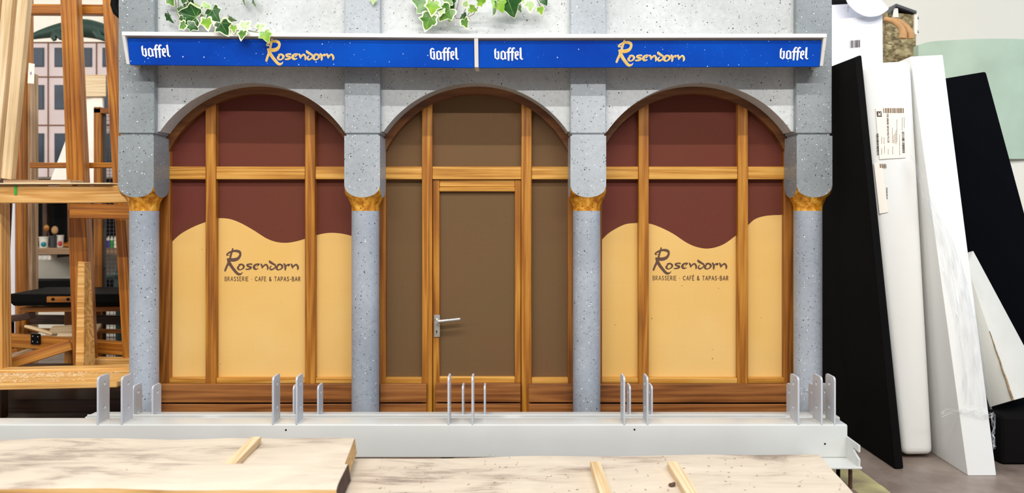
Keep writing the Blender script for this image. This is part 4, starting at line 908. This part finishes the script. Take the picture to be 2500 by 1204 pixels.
FB = thing('ladder_frame', 'leaning reddish ladder frame of posts and crossbars behind the rack', 'frame', (-1.75, .58, 0))
mb = MB(); mb.box(-2.2, -1.40, .372, .66, .150, .172); mb.build('bed_board', M['dark_wood'], RA, bevel=.002)
def onbed(px, y): v = W(px, 0, y); v.z = .173; return v
timber('post', W(172, -40, .52), onbed(210, .52), 38*K(.5), .05, M['red'], FB, taper=1.25)
timber('post', W(268, -40, .56), onbed(321, .56), 27*K(.55), .05, M['red'], FB)
timber('crossbar', W(60, 24, .60), W(292, 26, .60), 24*K(.58), .04, M['red'], FB)
timber('crossbar', W(76, 404, .59), W(296, 404, .59), 13*K(.58), .03, M['red'], FB)
timber('crossbar', W(15, 830, .61), W(330, 853, .61), 30*K(.6), .05, M['red'], FB)
timber('crossbar', W(215, 884, .54), W(330, 885, .54), 22*K(.52), .05, M['pine'], FB)
FC = thing('post_frame', 'two-tone upright post frame between the leaning planks and the ladder frame', 'frame', (-2.1, .85, 0))
timber('post', W(60, -40, 1.10), (W(60, 0, 1.10).x, 1.10, 0), 15*K(1.1), .10, M['red'], FC); timber('post', W(76, 180, 1.13), (W(76, 0, 1.13).x, 1.13, 0), 19*K(1.13), .06, M['grey_wood'], FC)
timber('crossbar', W(-40, 404, 1.17), W(90, 404, 1.17), 14*K(1.17), .03, M['red'], FC)

# leaning planks, block board, label
def lean(label, dx, y):
    q = lambda px, py, yy: W(px+dx, py, yy)
    f = [q(8, 437, y), q(33, 437, y), q(33+11, 437, y+.028), q(8+11, 437, y+.028), q(53, -50, y-.05), q(78.5, -50, y-.05), q(90.5, -50, y-.022), q(65, -50, y-.022)]
    z = min(v.z for v in f[:4])
    for v in f[:4]: v.z = z
    a = (f[0]+f[1])/2; t = (f[4]+f[5])/2; w = (f[1]-f[0]).length
    return tag(timber('leaning_plank', a, t, w, .030, M['pale'], None, (0, -1, 0), .0015), label, 'plank', 'planks leaning in the rack')
lean('leaning pale plank with a paper slip, rightmost of the three on the rack shelf', 0, .30)
lean('leaning pale plank, middle of the three on the rack shelf', -37, .29)
lean('leaning pale plank, leftmost of the three at the photo edge', -74, .28)
mb = MB()
mb.box(W(20, 0, .30).x, W(183, 0, .30).x, .27, .36, W(0, 449.5, .27).z, W(0, 439, .27).z); tag(mb.build('block_board', M['grey_wood'], loc=(W(100, 0, .3).x, .31, W(0, 449, .27).z), bevel=.001), 'strip of end-grain block board lying on the rack shelf', 'board')
a = W(76, 179, .285); mb = MB(); mb.poly([[(a.x-.0135, a.z-.038), (a.x+.011, a.z-.04), (a.x+.0135, a.z+.036), (a.x-.009, a.z+.040)]], .0015, XZ(.285)); t = mb.build('paper_slip', M['paper'], loc=a); tag(t, 'small white paper slip marked with a blue cross on a leaning plank', 'paper slip')
mb = MB()
for s_ in (1, -1): mb.hexa([a+Vector((q, -.0022-e, r)) for q, e, r in ((-.004, 0, -.006*s_), (-.003, 0, -.0065*s_), (.004, 0, .006*s_), (.003, 0, .0065*s_), (-.004, .0002, -.006*s_), (-.003, .0002, -.0065*s_), (.004, .0002, .006*s_), (.003, .0002, .0065*s_))])
mb.build('cross_mark', M['blue'], t)
p0, p1 = W(207, 640, .40), W(200, 897, .36)
OP = thing('offcut_plank', 'wedge shaped offcut plank with fuzzy side, standing upright in the rack', 'offcut plank', p1)
mb = MB(); f = [W(183, 910, .385), W(204, 910, .385), W(206, 640, .41), W(190, 638, .41)]; bk = [W(235, 905, .45), W(221, 640, .455)]
bk3 = W(214, 905, .47); bk4 = W(208, 640, .47)
for q in (f[0], f[1], bk[0], bk3): q.z = .1735
mb.hexa([f[0], f[1], bk[0], bk3, f[3], f[2], bk[1], bk4]); mb.build('sawn_body', M['pine'], OP, bevel=.002)

wb = thing('white_board', 'narrow white board leaning behind the left rack post', 'board', W(24, 770, 1.1)); mb = MB()
v = [W(10, 0, 1.06), W(37, 0, 1.06), W(38, 0, 1.12), W(12, 0, 1.12)]
for q in v: q.z = 0
mb.hexa(v+[W(31, 490, 1.20), W(36, 490, 1.20), W(38, 490, 1.24), W(33, 490, 1.24)]); mb.build('board_panel', M['carton'], wb)
BN = thing('padded_bench', 'black padded bench top on reddish wooden trestle legs, inside the rack', 'bench', (-1.8, .95, 0))
mb = MB(); y0, y1 = .72, 1.0
a, b = W(24, 716, y0), W(380, 716, y0); zb = W(0, 748, y0).z
mb.hexa([(a.x+.012, y0+.01, zb), (b.x, y0+.01, zb), (b.x, y1, zb), (a.x+.012, y1, zb), (a.x-.002, y0, zb+.018), (b.x, y0, zb+.018), (b.x, y1, zb+.018), (a.x-.002, y1, zb+.018)])
mb.hexa([(a.x-.002, y0, zb+.018), (b.x, y0, zb+.018), (b.x, y1, zb+.018), (a.x-.002, y1, zb+.018), (a.x-.002, y0, a.z-.003), (b.x, y0, a.z-.003), (b.x, y1, a.z), (a.x-.002, y1, a.z)]); mb.build('padded_top', M['black'], BN, bevel=.004, seg=2)
mb = MB(); p, q = W(115, 738, y0-.01), W(178, 724, y0-.01); mb.box(p.x, q.x, y0-.014, y0, p.z, q.z); mb.build('fixing_block', M['red'], BN, bevel=.001)
for px in (128, 165):
    mb = MB(); p = W(px, 731, y0-.02); mb.lathe([(.006, 0), (.006, .006)], (p.x, y0-.020, p.z), 12, 0, 'Y'); mb.build('bolt', M['black'], BN)
timber('trestle_rail', W(55, 755, .8), W(380, 752, .8), 12*K(.8), .05, M['red'], BN)
for px in (61, 173, 340): timber('leg', W(px, 748, .95), Vector((W(px, 748, .95).x, .95, 0)), .035, .05, M['red'], BN)
timber('trestle_rail', W(62, 780, .96), W(380, 782, .96), 22*K(.96), .03, M['dark_wood'], BN); timber('trestle_rail', W(50, 806, .97), W(380, 810, .97), 8*K(.97), .04, M['red'], BN)
def loose(label, a, b, w, t, mat, up=(0, -1, 0), name='timber_offcut'):
    return tag(timber(name, a, b, w, t, M[mat], None, up), label, 'timber offcut', 'timber offcuts under the rack')
loose('long diagonal batten sloping up to the right, low in the rack', W(18, 890, .46), W(174, 842, .55), .045, .03, 'red')
loose('pale flat batten with a slot, low at left behind the post', W(10, 884, .68), W(82, 858, .74), .05, .022, 'grey_wood', (0, -.5, 1))
loose('short reddish block behind the pale flat batten', W(0, 870, .80), W(44, 860, .84), .05, .03, 'red', (0, -.4, 1))
loose('thin pale board lying flat under the padded bench', W(118, 812, .80), W(240, 806, .84), .11, .014, 'pale', (0, -.35, 1))
loose('sloping pale strip in front of the flat pale board', W(66, 797, .70), W(134, 817, .70), .012, .05, 'pale', (0, -1, .2))
loose('short dark wedge on the floor left under the bench', W(0, 782, .80), W(80, 770, .80), .03, .05, 'dark_wood')
mb = MB(); p = W(33, 795, .98); mb.box(p.x-.04, p.x+.04, .84, .93, 0, p.z+.03); tag(mb.build('black_crate', M['black'], loc=(p.x, .88, 0), bevel=.006), 'black crate standing under the padded bench at left', 'crate')
hg = thing('iron_hinge', 'black iron hinge plate with bright screws on the low crossbar', 'hinge', W(86, 830, .58))
mb = MB(); c = W(87, 828, .578); mb.box(c.x-.02, c.x+.02, .575, .583, c.z-.022, c.z+.022); mb.build('hinge_leaf', M['black'], hg, bevel=.002)
for u, v in ((-.010, .012), (.012, .010), (-.010, -.010), (.010, -.013)):
    mb = MB(); mb.sphere((c.x+u, .5745, c.z+v), .003, 8); mb.build('screw', M['alu'], hg, smooth=60)
mb = MB()
for i, (z0, yy) in enumerate(((.012, .75), (.05, .82), (.012, .50))):
    timber_ = MB(); timber_.box(-2.4, -1.33, yy, yy+.24, z0-.012, z0+.022+.01*i); tag(timber_.build('floor_plank', M['dark_wood'], loc=(-1.9, yy, z0), bevel=.002), ['dark floor plank in the middle under the rack', 'raised dark floor plank furthest back under the rack', 'dark floor plank nearest the beam under the rack'][i], 'plank', 'dark planks on the floor')
mb = MB(); mb.sphere((W(140, 973, .6).x, .62, W(140, 973, .6).z), .007, 10)

# mesh screen and things behind it
MS = thing('mesh_screen', 'wood framed wire mesh screen beside the first stone pier', 'screen', (-1.95, 1.05, 0)); ym = 1.05
timber('stile', W(241, 262, ym), Vector((W(241, 262, ym).x, ym, 0)), 18*K(ym), .03, M['red'], MS); timber('stile', W(344, 262, ym), Vector((W(344, 262, ym).x, ym, 0)), 18*K(ym), .03, M['red'], MS)
timber('head_rail', W(232, 271, ym), W(353, 271, ym), 13*K(ym), .03, M['red'], MS)
mb = MB(); xa, xb, za = W(250, 0, ym).x, W(336, 0, ym).x, W(0, 278, ym).z; mb.box(xa, xa+.012, ym+.006, ym+.014, .02, za); g_ = 9.5*K(ym)
x = xa+.012
while x < xb: mb.box(x-.0009, x+.0009, ym+.008, ym+.0098, .02, za); x += g_
z = .03
while z < za: mb.box(xa, xb, ym+.0085, ym+.0103, z-.0009, z+.0009); z += g_
mb.build('wire_mesh', M['grey_plastic'], MS)
VC = thing('bench_clamp', 'dark green screw clamp seen through the mesh screen', 'clamp', W(288, 690, 1.6))
mb = MB(); mb.tube([W(258, 677, 1.6), W(300, 676, 1.6)], .011, 10); mb.build('spindle', M['clamp_green'], VC, smooth=50); mb = MB(); mb.sphere(W(289, 673, 1.6), (.03, .03, .032), 14); mb.tube([W(289, 673, 1.6), W(291, 700, 1.6)], [.02, .026], 10); mb.tube([W(291, 700, 1.6), (W(291, 700, 1.6).x, 1.6, 0)], .02, 10); mb.build('clamp_body', M['clamp_green'], VC, smooth=50)

# workbench wall
SH = thing('wall_shelf', 'brown workshop shelf with dark cupboard above, on the cream wall', 'shelf', (-2.9, 2.45, 0)); ys = 2.25
a, b = W(10, 612, ys), W(420, 603, ys)
mb = MB(); mb.box(a.x, b.x, ys, 2.598, W(0, 621, ys).z, W(0, 606, ys).z); mb.build('shelf_board', M['grey_wood'], SH, bevel=.002)
mb = MB(); mb.box(a.x, b.x, 2.54, 2.598, W(0, 606, 2.54).z, W(0, 440, 2.54).z); mb.build('cupboard_back', M['black'], SH)
for px in (38, 112, 172): timber('cupboard_post', W(px, 606, 2.50), W(px, 440, 2.50), .03, .03, M['dark_wood'], SH)
mb = MB(); mb.box(a.x, b.x, 2.3, 2.598, W(0, 445, 2.3).z, W(0, 436, 2.3).z); mb.build('cupboard_top', M['dark_wood'], SH)
mb = MB(); mb.box(a.x, b.x, 2.42, 2.598, W(0, 705, 2.42).z, W(0, 686, 2.42).z); mb.build('bench_edge', M['black'], SH)
mb = MB(); mb.box(a.x+.05, b.x-.05, 2.46, 2.598, 0, W(0, 705, 2.46).z); mb.build('bench_base', M['cream'], SH)
zs = W(0, 606, ys).z
def tub(name, label, px, r, h, mat, band=None, y=2.30, group='tubs and bottles on the shelf', cat='tub'):
    c = W(px, 0, y); t = thing(name, label, cat, (c.x, y, zs), group); mb = MB(); mb.lathe([(r*.86, 0), (r, h)], (c.x, y, zs+.0005), 24); mb.build('tub_body', M[mat], t, smooth=40)
    mb = MB(); mb.lathe([(r*1.06, h*.93), (r*1.06, h*1.02)], (c.x, y, zs), 24); mb.build('rim', M[mat], t, smooth=40)
    if band:
        mb = MB(); mb.lathe([(r*.98, h*.08), (r*1.0, h*.5)], (c.x, y, zs), 24, caps=False) if 0 else mb.sphere((c.x+r*.25, y-r*.55, zs+h*.33), (r*.6, r*.5, h*.30), 14); mb.build('printed_spot', M[band], t, smooth=60)
    return t
tub('plastic_tub', 'white tub with round teal print, left on the workshop shelf', 107, .028, .070, 'offwhite', 'teal')
tub('plastic_tub', 'pale tub with red print, right of the brush pot', 147, .022, .078, 'offwhite', 'redp', 2.36)
bp = tub('brush_pot', 'dark pot holding round brushes on the workshop shelf', 129, .022, .075, 'grey_plastic', None, 2.33, None, 'brush pot')
for nm, px, py, rx, rz in (('round brush', 134, 562, .022, .027), ('round brush', 114, 557, .018, .022)):
    c = W(px, py, 2.33); t = thing('round_brush', 'round tan brush head standing upright in the dark pot' if px > 120 else 'brown brush head tilted left in the dark pot', 'brush', c, 'brushes in the pot'); mb = MB(); mb.sphere(c, (rx, .012, rz), 16); mb.build('brush_head', M['bristle'] if px > 120 else M['red'], t, smooth=60); mb = MB(); mb.tube([c, W(129, 600, 2.33)], .004, 6); mb.build('handle', M['dark_wood'], t)
for px, cap, mt, lb in ((257, 'offwhite', 'violet', 'white capped violet bottle, leftmost behind the mesh'), (265, 'offwhite', 'violet', 'second violet bottle, right of the leftmost one'), (273, 'offwhite', 'greenp', 'white bottle with green label behind the mesh'), (281, 'offwhite', 'offwhite', 'tall plain white bottle behind the mesh, right of the green one')):
    c = W(px, 0, 2.3); t = thing('small_bottle', lb, 'bottle', (c.x, 2.3, zs), 'small bottles behind the mesh'); mb = MB(); mb.lathe([(.010, 0), (.010, .045)], (c.x, 2.3, zs+.0005), 16); mb.build('bottle_body', M[mt], t, smooth=40); mb = MB(); mb.lathe([(.0095, .045), (.0095, .062), (.005, .066), (.005, .075)], (c.x, 2.3, zs), 16); mb.build('cap', M[cap], t, smooth=40)
mb = MB(); c = W(175, 600, 2.4); mb.sphere((c.x, 2.4, zs+.012), (.07, .05, .022), 14); mb.sphere((c.x+.03, 2.38, zs+.028), (.04, .04, .02), 12); tag(mb.build('folded_rag', M['red'], loc=(c.x, 2.4, zs), smooth=60), 'crumpled reddish rag lying on the workshop shelf', 'rag')
sk = thing('socket_strip', 'white socket strip under the workshop shelf', 'socket strip', W(105, 635, 2.42)); mb = MB(); p, q = W(30, 635, 2.27), W(124, 621.5, 2.27); mb.box(p.x, q.x, 2.27, 2.34, p.z, q.z); mb.build('strip_body', M['offwhite'], sk, bevel=.002)
mb = MB(); mb.box(p.x, q.x, 2.34, 2.598, p.z+.01, q.z-.005); mb.build('strip_mount', M['grey_plastic'], sk)
for px in (88, 100, 112):
    mb = MB(); c = W(px, 628.5, 2.27); mb.lathe([(.010, 0), (.0125, -.004)], (c.x, 2.27, c.z), 16, 0, 'Y'); mb.build('socket', M['white_metal'], sk, smooth=40)
mb = MB(); p, q = W(272, 627, 2.5), W(300, 618, 2.5); mb.box(p.x, q.x, 2.5, 2.598, p.z, q.z); tag(mb.build('light_switch', M['offwhite'], loc=(p.x, 2.5, p.z), bevel=.003), 'white wall box seen through the mesh screen', 'switch')

# building model with windows, and what stands before it
BM = thing('building_model', 'pinkish building front model with rows of dark windows, standing at back left', 'building model', (-2.7, 2.2, 0)); yb = 2.15
mb = MB(); a, b = W(-60, 432, yb), W(330, 103, yb); mb.box(a.x, b.x, yb, yb+.12, a.z, b.z); mb.build('front_wall', M['pink'], BM)
mb = MB(); mb.box(a.x+.1, a.x+.2, yb+.02, yb+.1, 0, a.z); mb.build('support_leg', M['dark_wood'], BM)
mb = MB(); lx = W(208, 0, yb).x; mb.box(lx-.035, lx+.035, yb+.02, yb+.1, 0, a.z); mb.build('support_leg', M['dark_wood'], BM)
for px in (0, 118, 236):
    mb = MB(); c = W(px, 0, yb); mb.box(c.x-.004, c.x+.004, yb-.003, yb+.001, a.z, b.z); mb.build('joint_strip', M['groove'], BM)
for py in (104, 188, 306, 402):
    mb = MB(); c = W(0, py, yb); mb.box(a.x, b.x, yb-.0032, yb+.001, c.z-.004, c.z+.004); mb.build('joint_strip', M['groove'], BM)
for ya, yb2 in ((119, 161), (210, 265), (328, 395)):
    for xa, xb in ((82, 106), (136, 165), (200, 223), (253, 280), (30, 52)):
        mb = MB(); p, q = W(xa, yb2, yb), W(xb, ya, yb); mb.box(p.x-.006, q.x+.006, yb-.004, yb+.002, p.z-.006, q.z+.006); w_ = mb.build('window', M['grey_plastic'], BM); mb = MB(); mb.box(p.x, q.x, yb-.006, yb+.002, p.z, q.z); mb.build('pane', M['dark_glass'], w_)
CR = thing('reptile_sculpture', 'dark green reptile-like sculpture lying on top of the pink building model', 'sculpture', W(180, 103, yb+.02)); mb = MB()
yc = yb+.05; body = crom([(70, 92, 8), (95, 84, 16), (130, 76, 24), (165, 70, 30), (205, 68, 36), (240, 74, 34), (275, 86, 30), (320, 96, 16)], 5)
mb.tube([W(p.x, p.y+1, yc) for p in body], [p.z*.62*K(yc) for p in body], 14)
for x0, y0_, x1, y1_ in ((140, 80, 168, 98), (236, 78, 262, 98), (138, 82, 134, 98)): mb.tube([W(x0, y0_, yc-.05), W((x0+x1)/2-6, (y0_+y1_)/2+2, yc-.075), W(x1, y1_, yc-.075)], [.026, .018, .013], 8)
mb.build('body', M['croc'], CR, smooth=70)
LP = thing('pale_board', 'pale triangular board leaning before the pink building model', 'board', W(160, 430, 1.7)); yl = 1.7
mb = MB(); v = [W(112, 470, yl), W(250, 470, yl), W(250, 200, yl+.2), W(202, 232, yl+.2)]
th = Vector((0, .02, 0)); mb.hexa([v[0], v[1], v[1]+th, v[0]+th, v[3], v[2], v[2]+th, v[3]+th]); mb.build('board_panel', M['paper'], LP)
timber('board_prop', Vector((W(180, 470, yl).x, yl+.05, 0)), W(180, 470, yl+.01), .05, .02, M['paper'], LP)
mb = MB(); p, q = W(203, 236, yl+.17), W(262, 184, yl+.17); mb.box(p.x, q.x, yl+.15, yl+.19, p.z, q.z); mb.build('tan_cap', M['pale'], LP)['label'] = 'tan wooden head piece'
mb = MB(); p, q = W(262, 268, yl+.17), W(278, 184, yl+.17); mb.box(p.x, q.x, yl+.16, yl+.2, p.z, q.z); mb.build('grey_side', M['grey_plastic'], LP)
mb = MB(); p, q = W(217, 12, 2.3), W(262, -20, 2.3); mb.box(p.x, q.x, 2.5, 2.597, p.z, q.z); tag(mb.build('orange_box', M['bristle'], loc=(p.x, 2.5, p.z)), 'orange box high on the wall at the top edge, between the frame posts', 'box')
st_ = thing('black_stool_seat', 'black rounded seat edge beside the top of the first stone pier', 'seat', W(284, 20, .16)); mb = MB(); mb.tube([W(296, -40, .16), W(283, -10, .16), W(279, 12, .16), (W(284, 30, .16)), W(296, 44, .16)], [.012, .014, .014, .012, .008], 12); mb.build('padded_rim', M['black'], st_, smooth=60)
mb = MB(); p = W(54, 424, 1.3); mb.box(p.x-.012, p.x+.012, 1.3, 1.34, 0, p.z+.05); tag(mb.build('red_batten', M['redp'], loc=(p.x, 1.3, 0)), 'thin red batten standing behind the leaning planks', 'batten')
